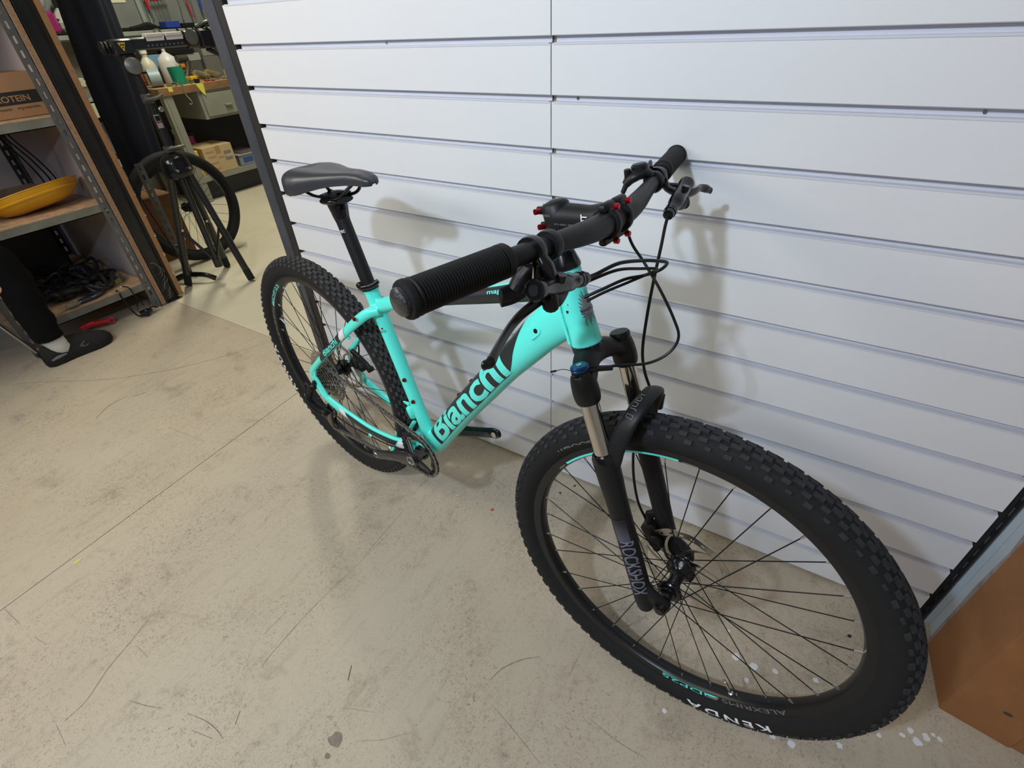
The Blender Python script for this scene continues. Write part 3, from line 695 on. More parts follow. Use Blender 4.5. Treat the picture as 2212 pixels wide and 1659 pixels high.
MB().cbox((-4.30, 1.68, zb + .022), (.075, .115, .044), bev=.006).build('battery_pack', M_dw, o); MB().cbox((-4.265, 1.70, zb + .028), (.02, .06, .034), bev=.006).build('yellow_shell', mat('tool_yellow', (.70, .36, .01), .4), o)
def org(y0, z0, w, h, label, m): return bx('parts_bin', (-4.68, y0, z0), (-4.56, y0 + w, z0 + h), m, label, 'bin')
M_bin = mat('dark_grey_bin', (.085, .085, .075), .55)
org(1.72, zb, .13, .13, 'dark grey parts bin, left of the orange tapes', M_bin); org(1.86, zb + .0, .13, .13, 'dark grey parts bin behind the leather scraps', M_bin)
org(2.02, zb, .15, .155, 'flat grey parts bin at the right end of the bench back', mat('grey_bin', (.14, .14, .125), .55))
org(2.03, zb + .157, .12, .10, 'grey box stacked on the flat grey bin', mat('pale_grey_bin', (.24, .24, .21), .55))
org(1.80, zb + .132, .20, .055, 'pale folded cloth on top of the dark bins', mat('grey_towel', (.30, .30, .27), .9))
bx('power_tool_case', (-4.67, 1.70, zb + .189), (-4.55, 1.95, zb + .225), M_blk, 'black tool case lying on the pale folded cloth', 'case')
for k, (y, z) in enumerate(((1.80, zb + .105), (1.83, zb + .075), (1.86, zb + .02))):
    o = bx('tape_roll', (-4.555, y - .025, z - .012), (-4.52, y + .025, z + .014), mat('orange_tape_%d' % k, (.70, .20, .015), .45), ('upper', 'middle', 'lowest')[k] + ' orange item in front of the dark bins', 'tape')
random.seed(9)
M_lea = mat('olive_scraps', (.22, .17, .075), .8, var=.5, vscale=30)
for k, (y, z, n_) in enumerate(((1.74, .04, 'left'), (1.85, .03, 'middle'), (1.95, .025, 'right'))):
    mb = MB(); mb.tube([(-4.42 + .02*k, y - .07, zb + .012), (-4.44, y - .02, zb + z + .012), (-4.42, y + .03, zb + z), (-4.38, y + .07, zb + .012)], [(.02, .012), (.035, .025), (.03, .022), (.02, .012)], 9, sm=3)
    tag(mb.build('leather_scrap', M_lea), n_ + ' of three olive brown rag bundles on the bench', 'rag')
for k, (y, x) in enumerate(((1.62, -4.17), (1.655, -4.16), (1.76, -4.19), (1.79, -4.20), (1.83, -4.24), (1.90, -4.25), (1.96, -4.22), (2.0, -4.28), (1.45, -4.17), (1.50, -4.20))):
    mm = (M_stl, M_pblk, M_tred, M_tred, M_lgr, M_nip, M_lgr, M_nip, M_nip, M_stl)[k]
    nm = ('steel socket', 'black plug', 'first red marker', 'second red marker', 'grey wrench', 'silver bolt', 'grey clip', 'silver ring', 'white rod', 'steel nut')[k]
    a = random.uniform(-.6, .6); L_ = (.02, .03, .05, .05, .08, .03, .04, .03, .06, .03)[k]; r = (.014, .016, .006, .006, .007, .01, .008, .012, .008, .012)[k]
    mb = MB(); mb.cyl((x - L_*cos(a), y - L_*sin(a), zb + r), (x + L_*cos(a), y + L_*sin(a), zb + r), r, 10)
    tag(mb.build('bench_part', mm), nm + ' lying near the front edge of the bench', 'small part')
mb = MB(); mb.cyl((-4.25, 2.0, zb), (-4.25, 2.0, zb + .06), .022, 16); tag(mb.build('glue_bottle', mat('yellow_label', (.62, .52, .10), .5)), 'small yellow bottle at the right end of the bench', 'bottle')
# yellow tape over the bench edge
M_tape = mat('yellow_masking_tape', (.66, .60, .08), .5)
tp = MB(); tp.box((-4.150, 1.36, .8722), (-4.095, 1.66, .8732)); tp.box((-4.0945, 1.37, .845), (-4.0935, 1.405, .8732)); tp.add([(-4.0932, 1.60, .8735), (-4.0932, 1.665, .8735), (-4.0932, 1.655, .785), (-4.0932, 1.632, .805)], [(0, 1, 2, 3)])
tag(tp.build('masking_tape', M_tape, smooth=False), 'yellow masking tape stuck along the front bench edge', 'tape')
hk = MB(); hk.tube([(-4.092, 1.495, .868), (-4.088, 1.485, .83), (-4.088, 1.50, .79), (-4.088, 1.515, .765), (-4.088, 1.505, .745), (-4.088, 1.488, .752)], .004, 8, sm=4); hk.tube([(-4.13, 1.495, .876), (-4.092, 1.495, .876), (-4.092, 1.495, .860)], .004, 8)
tag(hk.build('wire_hook', M_nip), 'bent steel hook hanging over the front edge of the bench', 'hook')

# ---- things on the bench's lower shelf
zl = .2055
ct = bx('cardboard_box', (-4.40, 1.452, zl), (-4.108, 1.725, zl + .212), mat('tan_carton', (.50, .37, .20), .75, var=.1, vscale=8), 'tan cardboard box printed in red under the bench', 'box')
M_rink = mat('red_ink', (.48, .10, .05), .6); M_bink = mat('blue_grey_ink', (.14, .15, .18), .6)
for (y, z) in ((1.475, .165), (1.485, .125), (1.487, .075), (1.492, .030), (1.575, .110)): text_map('printed_word', 'FRAGILE', ymap(-4.1072, y, y + .072, zl + z, zl + z + .013), M_rink, ct, .01, 1., 0)
MB().box((-4.1075, 1.565, zl + .150), (-4.1070, 1.610, zl + .210)).build('brown_tape', M_kraft, ct, smooth=False)
for z in (.135, .085):
    MB().box((-4.1074, 1.635, zl + z), (-4.1070, 1.700, zl + z + .022)).build('printed_box', M_bink, ct, smooth=False)
    text_map('printed_word', 'MADE IN', ymap(-4.1066, 1.642, 1.69, zl + z + .006, zl + z + .016), mat('tan_light_%d' % int(z*1000), (.50, .37, .20), .7), ct, .0, 1., 0)
for k in range(4): tag(MB().cyl((-4.17, 1.405, zl + .050*k + .0005), (-4.17, 1.405, zl + .050*k + .0485), .036, 24, bev=.004).build('tape_reel', mat('yellow_reel_%d' % k, (.66, .50 - .03*(k % 2), .10), .5)), ('lowest', 'second', 'third', 'topmost')[k] + ' yellow reel in the stack beside the tan box', 'reel', 'yellow reels under the bench')
bottle('glass_bottle', (-4.47, 1.47, zl), .34, .040, mat('clear_brown_glass', (.20, .16, .12), .12, spec=.8), 'tapered glass bottle behind the tan box', M_stl, .35)
bottle('drinks_bottle', (-4.48, 1.585, zl), .30, .050, mat('pink_plastic', (.50, .06, .20), .35), 'pink bottle with a black cap behind the tan box', M_pblk, .75)
tag(MB().tube([(-4.55, 1.425, zl), (-4.60, 1.415, zl + .36)], .010, 8).build('wooden_stick', mat('pale_wood', (.32, .28, .18), .7)), 'pale stick leaning behind the yellow reels', 'stick')
o = bx('plastic_box', (-4.36, 1.765, zl), (-4.125, 1.99, zl + .085), mat('frosted_plastic_box', (.22, .25, .30), .3, spec=.6), 'shallow see-through plastic box with blue contents under the bench', 'box')
MB().cbox((-4.24, 1.878, zl + .0895), (.245, .232, .009), bev=.002).build('lid', mat('grey_lid', (.33, .33, .30), .4), o); MB().box((-4.1245, 1.80, zl + .022), (-4.1240, 1.90, zl + .065)).build('blue_sticker', mat('blue_sticker', (.03, .09, .28), .4), o, smooth=False)
bx('magazine', (-4.38, 1.80, zl + .0945), (-4.14, 1.97, zl + .108), mat('magazine_cover', (.14, .12, .15), .3), 'dark magazine lying on the plastic box lid', 'magazine', .001, .05)

# ---- repair stand
rst = empty('repair_stand', (-2.45, .405, 0), 'black folding bicycle repair stand with splayed tube legs in the doorway', 'repair stand')
def rb_(mb, name, m, **k): return rel(mb.build(name, m, **k), rst)
M_sblk = mat('satin_black_tube', (.013, .013, .015), .30, spec=.6)
SXp, SYp = -2.45, .405
for (tx, ty, bx_, by_) in ((-2.425, .432, -2.300, .485), (-2.465, .445, -2.640, .545), (-2.460, .372, -2.600, .262)):
    P0 = Vector((tx, ty, .675)); P1 = Vector((bx_, by_, .012)); d = (P1 - P0)
    mb = MB(); mb.tube([P0, P0 + d*.93], [.0175, .0175], 16); mb.tube([P0 + d*.55, P0 + d*.56, P0 + d*.90], [.0185, .0195, .0195], 16); lg = rb_(mb, 'leg', M_sblk)
    mb = MB(); q = P0 + d*.90; mb.tube([q, q + d*.01, P1], [.0185, .0205, .0205], 16); ft = mb.build('rubber_foot', M_rub); ft.parent = lg
for (a, b) in (((-2.370, .455, .335), (-2.45, .405, .130)), ((-2.545, .480, .335), (-2.455, .41, .130)), ((-2.525, .320, .335), (-2.45, .402, .130))):
    mb = MB(); mb.tube([a, b], [(.009, .006)] * 2, 10); rb_(mb, 'strut', M_sblk)
    mb = MB(); mb.cyl(Vector(a) + Vector((.016, 0, 0)), Vector(a) + Vector((.020, 0, 0)), .007, 10); rb_(mb, 'strut_bolt', M_nip)
mb = MB(); mb.tube([(SXp, SYp, .60), (SXp, SYp, .115)], [.0170, .0170], 16); mb.cyl((SXp, SYp, .10), (SXp, SYp, .15), .022, 16); rb_(mb, 'lower_tube', M_sblk)
mb = MB(); mb.tube([(-2.72, .235, .020), (-2.66, .285, .045), (-2.60, .325, .050), (-2.54, .355, .045), (-2.505, .385, .018)], [(.016, .010), (.018, .012), (.016, .010), (.016, .010), (.018, .008)], 12, sm=4); rb_(mb, 'foot_bow', M_gblk)
mb = MB(); mb.tube([(SXp, SYp, .615), (SXp, SYp, .64), (SXp, SYp, .70), (SXp, SYp, .735)], [(.060, .070), (.066, .078), (.056, .066), (.022, .024)], 22, sm=3, up=(1, 0, 0))
hub_ = rb_(mb, 'leg_hub', M_gblk)
for dy in (-.035, .030): MB().cyl((SXp + .055, SYp + dy, .652), (SXp + .069, SYp + dy, .652), .007, 10).build('hub_bolt', M_nip, hub_)
mb = MB(); mb.cyl((SXp, SYp, .73), (SXp, SYp, .76), .026, 18, bev=.004); mb.tube([(SXp + .02, SYp - .02, .748), (SXp + .035, SYp + .03, .752), (SXp + .03, SYp + .062, .750)], [(.008, .010), (.007, .010), (.008, .012)], 12, sm=3); rb_(mb, 'collar_lever', mat('grey_cast_alloy', (.10, .095, .09), .4, metal=.5))
mb = MB(); mb.tube([(SXp, SYp, .74), (SXp, SYp, .96)], .0165, 18); mb.tube([(SXp + .001, SYp + .022, .755), (SXp + .001, SYp + .022, 1.0)], .006, 8); col_ = rb_(mb, 'column', M_sblk)
mb = MB(); mb.box((SXp + .0155, SYp - .014, .845), (SXp + .0185, SYp + .012, .905)); rb_(mb, 'column_label', mat('black_red_label', (.30, .29, .29), .5), smooth=False); mb = MB(); mb.box((SXp + .0186, SYp - .014, .868), (SXp + .0190, SYp + .012, .876)); rb_(mb, 'label_stripe', M_tred, smooth=False)
mb = MB(); mb.box((SXp + .0186, SYp - .012, .878), (SXp + .0190, SYp + .010, .900)); rb_(mb, 'label_dark_field', M_gblk, smooth=False)
mb = MB(); mb.cyl((SXp, SYp, .955), (SXp, SYp, .995), .025, 18, bev=.004); mb.tube([(SXp + .02, SYp - .03, .972), (SXp + .034, SYp + .02, .974), (SXp + .03, SYp + .060, .985)], [(.008, .011), (.008, .011), (.007, .010)], 12, sm=3); rb_(mb, 'collar_lever', bpy.data.materials['grey_cast_alloy'])
mb = MB(); mb.cyl((SXp + .012, SYp + .03, .925), (SXp + .03, SYp + .03, .925), .012, 14, bev=.003); rb_(mb, 'clamp_knob', M_stl)
mb = MB(); mb.tube([(SXp, SYp, .96), (SXp, SYp - .004, 1.09)], .0135, 16); mb.tube([(SXp + .001, SYp + .018, 1.0), (SXp, SYp + .01, 1.08)], .004, 8); rb_(mb, 'upper_column', M_sblk)
mb = MB(); mb.cbox((SXp, SYp - .008, 1.120), (.050, .060, .085), bev=.008); mb.tube([(SXp, SYp - .03, 1.083), (SXp + .01, SYp + .04, 1.080)], .006, 8); rb_(mb, 'head_joint', M_pblk)
mb = MB(); mb.lathe([(0, .0), (.030, .0), (.035, .006), (.034, .014), (.026, .019), (.006, .021), (.005, .024), (0, .024)], axisM((SXp + .026, SYp - .014, 1.112), (1, -.25, .05)), 30); rb_(mb, 'tension_knob', mat('grey_knob', (.16, .155, .15), .35, metal=.3))
mb = MB(); mb.cbox((SXp, .585, 1.192), (.046, .50, .050), bev=.006); mb.cbox((SXp, .388, 1.185), (.052, .095, .062), bev=.006); arm_ = rb_(mb, 'clamp_arm', M_sblk)
for y in (.300, .316, .332): mb = MB(); mb.cyl((SXp, y, 1.186), (SXp, y + .010, 1.186), .026, 20, bev=.003); rb_(mb, 'adjuster_grip', M_pblk)
mb = MB(); mb.add([(SXp + .0265, .365, 1.203), (SXp + .0265, .398, 1.203), (SXp + .0265, .3815, 1.168)], [(0, 1, 2)]); mb.v += []; rb_(mb, 'yellow_label', mat('yellow_label_print', (.72, .42, .04), .5), smooth=False)
mb = MB(); mb.ball((SXp + .0266, .377, 1.194), (.0008, .0045, .0045), 8); mb.ball((SXp + .0266, .387, 1.194), (.0008, .0045, .0045), 8); mb.ball((SXp + .0266, .3815, 1.184), (.0008, .0040, .004), 8); rb_(mb, 'label_mark', M_ink)
for i in range(9): 
    mb = MB(); y = .495 + i*.021; mb.box((SXp + .0232, y, 1.180), (SXp + .0238, y + .006, 1.186)); rb_(mb, 'scale_mark', M_lgr, smooth=False)
for y in (.50, .595): 
    mb = MB(); mb.cbox((SXp + .012, y + .042, 1.2225), (.036, .084, .016), bev=.003); mb.box((SXp + .0235, y, 1.200), (SXp + .0250, y + .084, 1.222)); rb_(mb, 'white_card', mat('white_pink_card_%d' % int(y*100), (.62, .58, .56), .6), smooth=False)
mb = MB(); mb.cyl((SXp, .69, 1.195), (SXp, .76, 1.195), .038, 20, bev=.006); mb.cbox((SXp, .80, 1.195), (.07, .075, .085), bev=.01); mb.tube([(SXp, .78, 1.235), (SXp + .01, .84, 1.26), (SXp + .01, .90, 1.235)], [(.012, .018), (.012, .02), (.01, .014)], 12, sm=3); mb.tube([(SXp, .80, 1.15), (SXp + .01, .86, 1.12), (SXp + .01, .90, 1.14)], [(.012, .018), (.012, .02), (.01, .014)], 12, sm=3)
rb_(mb, 'clamp_jaws', M_pblk)
mb = MB(); mb.lathe([(0, 0), (.030, 0), (.032, .004), (0, .006)], axisM((SXp + .036, .715, 1.205), (1, -.1, 0)), 20); rb_(mb, 'clear_cover', M_bin)

# ---- wheel leaning behind the stand
ow = empty('bicycle_wheel', (-2.93, .60, 0), 'black spoked bicycle wheel standing behind the repair stand', 'wheel')
T0 = Matrix.Translation((-2.93, .60, .330)) @ Matrix.Rotation(rad(-8), 4, 'Y') @ Matrix.Rotation(pi/2, 4, 'Y')
mb = MB(); mb.lathe([(.299 + .031*cos(a), .030*sin(a)) for a in [2*pi*i/16 for i in range(16)]], T0, 72, closed=True); rel(mb.build('tyre', M_rub), ow)
mb = MB(); mb.lathe([(.262, -.010), (.278, -.012), (.278, .012), (.262, .010)], T0, 72, closed=True); rel(mb.build('rim', M_gblk), ow)
mb = MB(); mb.cyl(T0 @ Vector((0, 0, -.05)), T0 @ Vector((0, 0, .05)), .014, 14); mb.cyl(T0 @ Vector((0, 0, -.03)), T0 @ Vector((0, 0, -.026)), .028, 18); mb.cyl(T0 @ Vector((0, 0, .026)), T0 @ Vector((0, 0, .03)), .028, 18); rel(mb.build('hub', M_blk), ow)
for i in range(28):
    a = 2*pi*i/28; a2 = a + (.9 if (i//2) % 2 else -.9); w = .028 if i % 2 else -.028
    mb = MB(); mb.tube([T0 @ Vector((.262*cos(a), .262*sin(a), 0)), T0 @ Vector((.025*cos(a2), .025*sin(a2), w))], .0011, 5); rel(mb.build('spoke', M_spoke), ow)

# ---- navy overalls hanging behind the stand
M_navy = mat('navy_cotton', (.006, .009, .024), .9, var=.3, vscale=10, bump=.2, bscale=60)
mb = MB(); n = 40; rows_ = 40; vs = []
for i in range(rows_ + 1):
    f = i / rows_; z = 1.80 - 1.24 * f; cy = .555 - .105*f; hw = .095 + .020 * sin(f*3.1); hd = .050 - .008*f
    for j in range(n):
        a = 2*pi*j/n; fold = 1 + .14*sin(4*a + f*2.2) + .06*sin(9*a - f*3)
        vs.append((-3.08 + hd*cos(a)*fold, -1.03 + (cy + hw*sin(a)*fold + 1.03) * 1.052, 1.247 + (z - 1.247) * 1.052 + (.012*sin(3*a) if i == rows_ else 0)))
mb.add(vs, [(i*n+j, i*n+(j+1) % n, (i+1)*n+(j+1) % n, (i+1)*n+j) for i in range(rows_) for j in range(n)] + [tuple(range(n)), tuple(reversed(range(rows_*n, rows_*n+n)))])
ov = mb.build('work_overalls', M_navy, ang=80); tag(ov, 'dark navy work overalls hanging behind the repair stand', 'overalls')
MB().tube([(-3.08, .637, 2.849), (-3.08, .637, 1.90), (-3.06, .63, 1.84), (-3.08, .64, 1.80)], .006, 8).build('hanging_hook', M_stl, ov)
# ---- box, slotted bar and air hose on the floor by the stand
fb = MB().cbox((-3.22, .440, .200), (.24, .36, .40), bev=.003).build('cardboard_box', mat('deep_brown_carton', (.19, .082, .032), .75, var=.2, vscale=6)); tag(fb, 'brown cardboard box on the floor behind the repair stand', 'box')
MB().box((-3.0998, .490, .085), (-3.0990, .525, .112)).build('white_sticker', M_wht, fb, smooth=False); MB().box((-3.0998, .545, .100), (-3.0990, .580, .107)).build('white_sticker', M_wht, fb, smooth=False)
sb = slotted('slotted_bar', (-2.76, .340, 0), (.25, .968, 0), .66, .040, M_galv, None, pitch=.05, sl=.026, sw=.011); tag(sb, 'grey slotted steel bar standing on end between the stand legs', 'steel bar')
sb.rotation_euler = (0, 0, 0)
pm = MB(); pm.tube([(-2.69, .36, .012), (-2.70, .34, .06), (-2.74, .30, .40), (-2.76, .28, .66)], [.004, .0035, .003, .003], 8, sm=3); pm.tube([(-2.69, .375, .010), (-2.69, .36, .03)], .007, 8)
tag(pm.build('air_hose', M_pblk), 'thin black hose with a metal end reaching the floor by the stand', 'hose')

# ---- seated person at the left edge (lower leg in view)
per = empty('person', (-2.37, -.42, 0), 'seated person in black trousers, white sock and black trainers, leg at left edge', 'person')
M_trs = mat('black_trousers', (.0050, .0050, .0058), .95, spec=.15, var=.3, vscale=8, bump=.25, bscale=30)
M_skin = mat('skin', (.50, .30, .21), .5)
M_top = mat('dark_sweater', (.02, .022, .03), .85)
def skinmesh(name, verts, edges, radii, m, root=0, sub=2):
    me = bpy.data.meshes.new(name); me.from_pydata(verts, edges, []); o = link(name, me, m)
    sk = o.modifiers.new('skin', 'SKIN'); 
    for i, r in enumerate(radii): me.skin_vertices[0].data[i].radius = r if isinstance(r, tuple) else (r, r)
    me.skin_vertices[0].data[root].use_root = True
    sk.use_smooth_shade = True; sb_ = o.modifiers.new('sub', 'SUBSURF'); sb_.levels = sub; sb_.render_levels = sub
    return o
K = [(-2.52, -1.06, .54), (-2.51, -1.08, .72), (-2.50, -1.05, .94), (-2.49, -1.00, 1.10), (-2.48, -.95, 1.20), (-2.47, -.91, 1.30), (-2.47, -.90, 1.38),   # pelvis..head 0-6
     (-2.43, -1.02, .52), (-2.37, -.545, .545), (-2.37, -.515, .30), (-2.366, -.498, .105), (-2.366, -.470, .055), (-2.362, -.360, .035),             # right leg 7-12
     (-2.61, -1.02, .52), (-2.70, -.78, .545), (-2.72, -.90, .30), (-2.73, -.995, .105), (-2.73, -.965, .055), (-2.73, -.855, .035),                   # left leg 13-18
     (-2.32, -1.00, 1.10), (-2.24, -.92, .86), (-2.36, -.84, .70), (-2.38, -.79, .69), (-2.67, -1.0, 1.10), (-2.76, -.90, .86), (-2.68, -.84, .70), (-2.67, -.79, .69)]
Ed = [(0,1),(1,2),(2,3),(3,4),(4,5),(5,6),(0,7),(7,8),(8,9),(9,10),(10,11),(11,12),(0,13),(13,14),(14,15),(15,16),(16,17),(17,18),(3,19),(19,20),(20,21),(21,22),(3,23),(23,24),(24,25),(25,26)]
Rd = [(.15,.12),(.14,.11),(.16,.12),(.10,.08),.05,.085,.095, .080,.045,.042,.030,.030,.022, .080,.045,.042,.030,.030,.022, .055,.042,.030,.026, .055,.042,.030,.026]
body = rel(skinmesh('body', K, Ed, Rd, M_skin), per)
def cloth(name, pts, rr, m, n=22, sm=5, wr=.0, up=(0, 1, 0)):
    mb = MB(); P = crom(pts, sm); R = lerplist(rr, len(P)); mb.tube(P, R, n, up=up)
    if wr:
        N_ = len(mb.v); 
        for i in range(N_):
            v = mb.v[i]; c = P[min(i // n, len(P) - 1)]; d = v - c; mb.v[i] = c + d * (1 + wr * sin(v.z * 60 + v.y * 25) * sin(v.x * 40 + 1))
    return rel(mb.build(name, m, ang=80), per)
for k, dx in enumerate((0, 1)):
    if k == 0: pts = [(-2.44, -1.04, .545), (-2.405, -.80, .575), (-2.375, -.585, .560), (-2.368, -.505, .495), (-2.368, -.492, .400), (-2.366, -.500, .250), (-2.364, -.502, .145), (-2.364, -.502, .128)]
    else: pts = [(-2.60, -1.06, .545), (-2.65, -.92, .570), (-2.70, -.79, .560), (-2.71, -.80, .495), (-2.715, -.845, .400), (-2.722, -.925, .250), (-2.728, -.985, .120), (-2.729, -.992, .100)]
    cloth('trouser_leg', pts, [(.115, .105), (.095, .090), (.078, .078), (.072, .072), (.067, .067), (.062, .062), (.056, .054), (.054, .052)], M_trs, wr=.10)
cloth('sweater', [(-2.52, -1.06, .50), (-2.515, -1.08, .62), (-2.51, -1.07, .80), (-2.50, -1.04, .98), (-2.49, -1.0, 1.09), (-2.485, -.97, 1.15)], [(.20, .17), (.195, .165), (.19, .15), (.20, .14), (.15, .11), (.065, .06)], M_top, up=(1, 0, 0))
for a, b, c, e in (((-2.33, -1.0, 1.08), (-2.24, -.92, .87), (-2.35, -.87, .705), 0), ((-2.66, -1.0, 1.08), (-2.76, -.90, .87), (-2.69, -.87, .705), 0)): cloth('sleeve', [a, b, c], [(.07, .065), (.058, .055), (.042, .04)], M_top)
mb = MB(); mb.ball((-2.47, -.915, 1.36), (.098, .105, .085), 18); rel(mb.build('hair', mat('dark_hair', (.02, .014, .01), .7)), per)
def shoe(x, hy, label=False):
    # heel at y=hy, toe towards +y
    T = Matrix.Translation((x, hy, 0)); prof = []   # outline half width along length
    Ls = [0, .02, .06, .11, .16, .21, .25, .275, .290]; Wd = [.018, .032, .036, .034, .040, .047, .045, .034, .012]
    ox = [0, 0, 0, .001, .002, .003, .002, -.002, -.006]
    m = MB(); vs = []; n = 16
    zs_ = [(.0, .95), (.010, 1.05), (.024, 1.05), (.030, 1.0)]
    for l, w, o_ in zip(Ls, Wd, ox):
        lift = .012 * max(0, (l - .20) / .09) ** 2 + .006 * max(0, (.03 - l) / .03)
        top = .030 + .004 * (1 if l < .1 else 0)
        ring_ = [(-w, lift + .0), (-w*1.06, lift + .012), (-w*1.02, top), (w*1.02, top), (w*1.06, lift + .012), (w, lift + .0)]
        vs += [T @ Vector((o_ + a, l, b)) for a, b in ring_]
    k = 6; m.add(vs, [(i*k+j, i*k+(j+1) % k, (i+1)*k+(j+1) % k, (i+1)*k+j) for i in range(8) for j in range(k)] + [tuple(reversed(range(k))), tuple(range(8*k, 9*k))])
    so_ = rel(m.build('shoe_sole', M_rub), per)
    m = MB(); vs = []
    hts = [.088, .100, .098, .108, .100, .086, .070, .056, .036]; op = [.6, .75, .85, .6, .45, .5, .55, .6, .8]
    for l, w, o_, h_, p_ in zip(Ls, Wd, ox, hts, op):
        for j in range(13):
            a = pi * j / 12; xx = w * .99 * cos(a); s_ = sin(a) ** (.75)
            vs.append(T @ Vector((o_ + xx * (1 - .25 * s_ * (1 if l < .13 else .3)), l + (.006 if l == 0 else 0), .028 + (h_ - .028) * s_)))
    k = 13; m.add(vs, [(i*k+j, i*k+j+1, (i+1)*k+j+1, (i+1)*k+j) for i in range(8) for j in range(k-1)] + [tuple(reversed(range(k))), tuple(range(8*k, 9*k))])
    up_ = rel(m.build('shoe_upper', mat('black_mesh_shoe', (.009, .009, .010), .85, bump=.6, bscale=400), ang=70), per)
    m = MB(); m.tube([T @ Vector((o, l, z)) for o, l, z in ((.0352, .135, .040), (.039, .160, .058), (.033, .185, .068), (.038, .190, .052), (.043, .170, .042), (.040, .150, .044), (.038, .165, .052))], .0013, 6, sm=4); m = m.build('side_swoosh', M_lgr); m.parent = up_; m.matrix_parent_inverse = Matrix.Identity(4)
    m = MB(); m.tube([T @ Vector((.0365, l, z)) for l, z in ((.02, .036), (.05, .040), (.085, .040))], [(.0012, .004), (.0012, .008), (.0012, .003)], 8, sm=3, up=(1, 0, 0)); m = m.build('heel_panel', M_lgr); m.parent = up_
    for q in range(4):
        m = MB(); yy = .135 + q*.018; zz = .098 - q*.008; m.tube([T @ Vector((-.016, yy, zz - .008)), T @ Vector((0, yy + .004, zz + .0)), T @ Vector((.018, yy, zz - .008))], .0018, 6, sm=3); m = m.build('shoelace', M_rub); m.parent = up_
shoe(-2.366, -.572); shoe(-2.73, -1.066)
for c in ((-2.366, -.500), (-2.73, -1.0)):
    mb = MB(); mb.tube([(c[0], c[1], .150), (c[0], c[1] + .002, .115), (c[0], c[1] + .012, .075), (c[0], c[1] + .03, .055)], [.040, .042, .043, .036], 18, sm=3); rel(mb.build('sock', mat('white_sock_%d' % int(-c[0]*100), (.62, .60, .57), .9), ang=80), per)
# stool under the person
stl_ = empty('stool', (-2.53, -1.03, 0), 'steel-legged stool under the seated person, rubber tip behind the shoe', 'stool')
rel(MB().cbox((-2.61, -.87, .425), (.34, .46, .030), bev=.012).build('seat', M_pblk), stl_)
for (bx_, by_, tx_, ty_) in ((-2.470, -.545, -2.482, -.665), (-2.80, -.64, -2.74, -.67), (-2.43, -1.14, -2.47, -1.07), (-2.80, -1.14, -2.75, -1.07)):
    top_ = Vector((tx_, ty_, .412)); bt = Vector((bx_, by_, .0))
    mb = MB(); mb.tube([top_, top_.lerp(bt, .93)], .0085, 10); lg = rel(mb.build('leg', M_stl), stl_); mb = MB(); mb.tube([top_.lerp(bt, .90), bt + Vector((0, 0, .001))], [.011, .012], 10); t_ = mb.build('rubber_tip', M_rub); t_.parent = lg

# ================================================================ BICYCLE
# bike-local axes: u forward, w to the rider's left (towards the wall), z up from the tyre contact
BO = Vector((-.6180, -.2717, .029)) + Vector((0, 0, 0))
YAW, LEAN, STEER, WB = -.1570, .0159, .0814, 1.1306
bX = Vector((cos(YAW), sin(YAW), 0)); bY0 = Vector((-sin(YAW), cos(YAW), 0)); bZu = Vector((0, 0, 1))
bY = bY0 * cos(LEAN) - bZu * sin(LEAN); bZ = bZu * cos(LEAN) + bY0 * sin(LEAN)
AX = BO + bZ * .338                                  # rear axle, world
ROOT = AX - bZ * .367
BM = Matrix((bX, bY, bZ)).transposed().to_4x4(); BM.translation = ROOT
bike = bpy.data.objects.new('bicycle', None); COL.objects.link(bike); bike.matrix_world = BM; bike.empty_display_size = .1
tag(bike, 'celeste green and black hardtail mountain bicycle leaning against the white slat wall', 'bicycle')
HA = rad(69.5); AXc = .367
SD = Vector((-cos(HA), 0, sin(HA))); SA = Vector((WB, 0, AXc)) - Vector((sin(HA), 0, cos(HA))) * .046
RS = Matrix.Rotation(STEER, 3, SD)
def ST(v): return SA + RS @ (Vector(v) - SA)
def Bld(mb, name, m, parent=None, **k):
    o = mb.build(name, m, None, **k); o.parent = parent if parent is not None else bike; return o
def SMB(): m = MB(); m.T = ST; return m

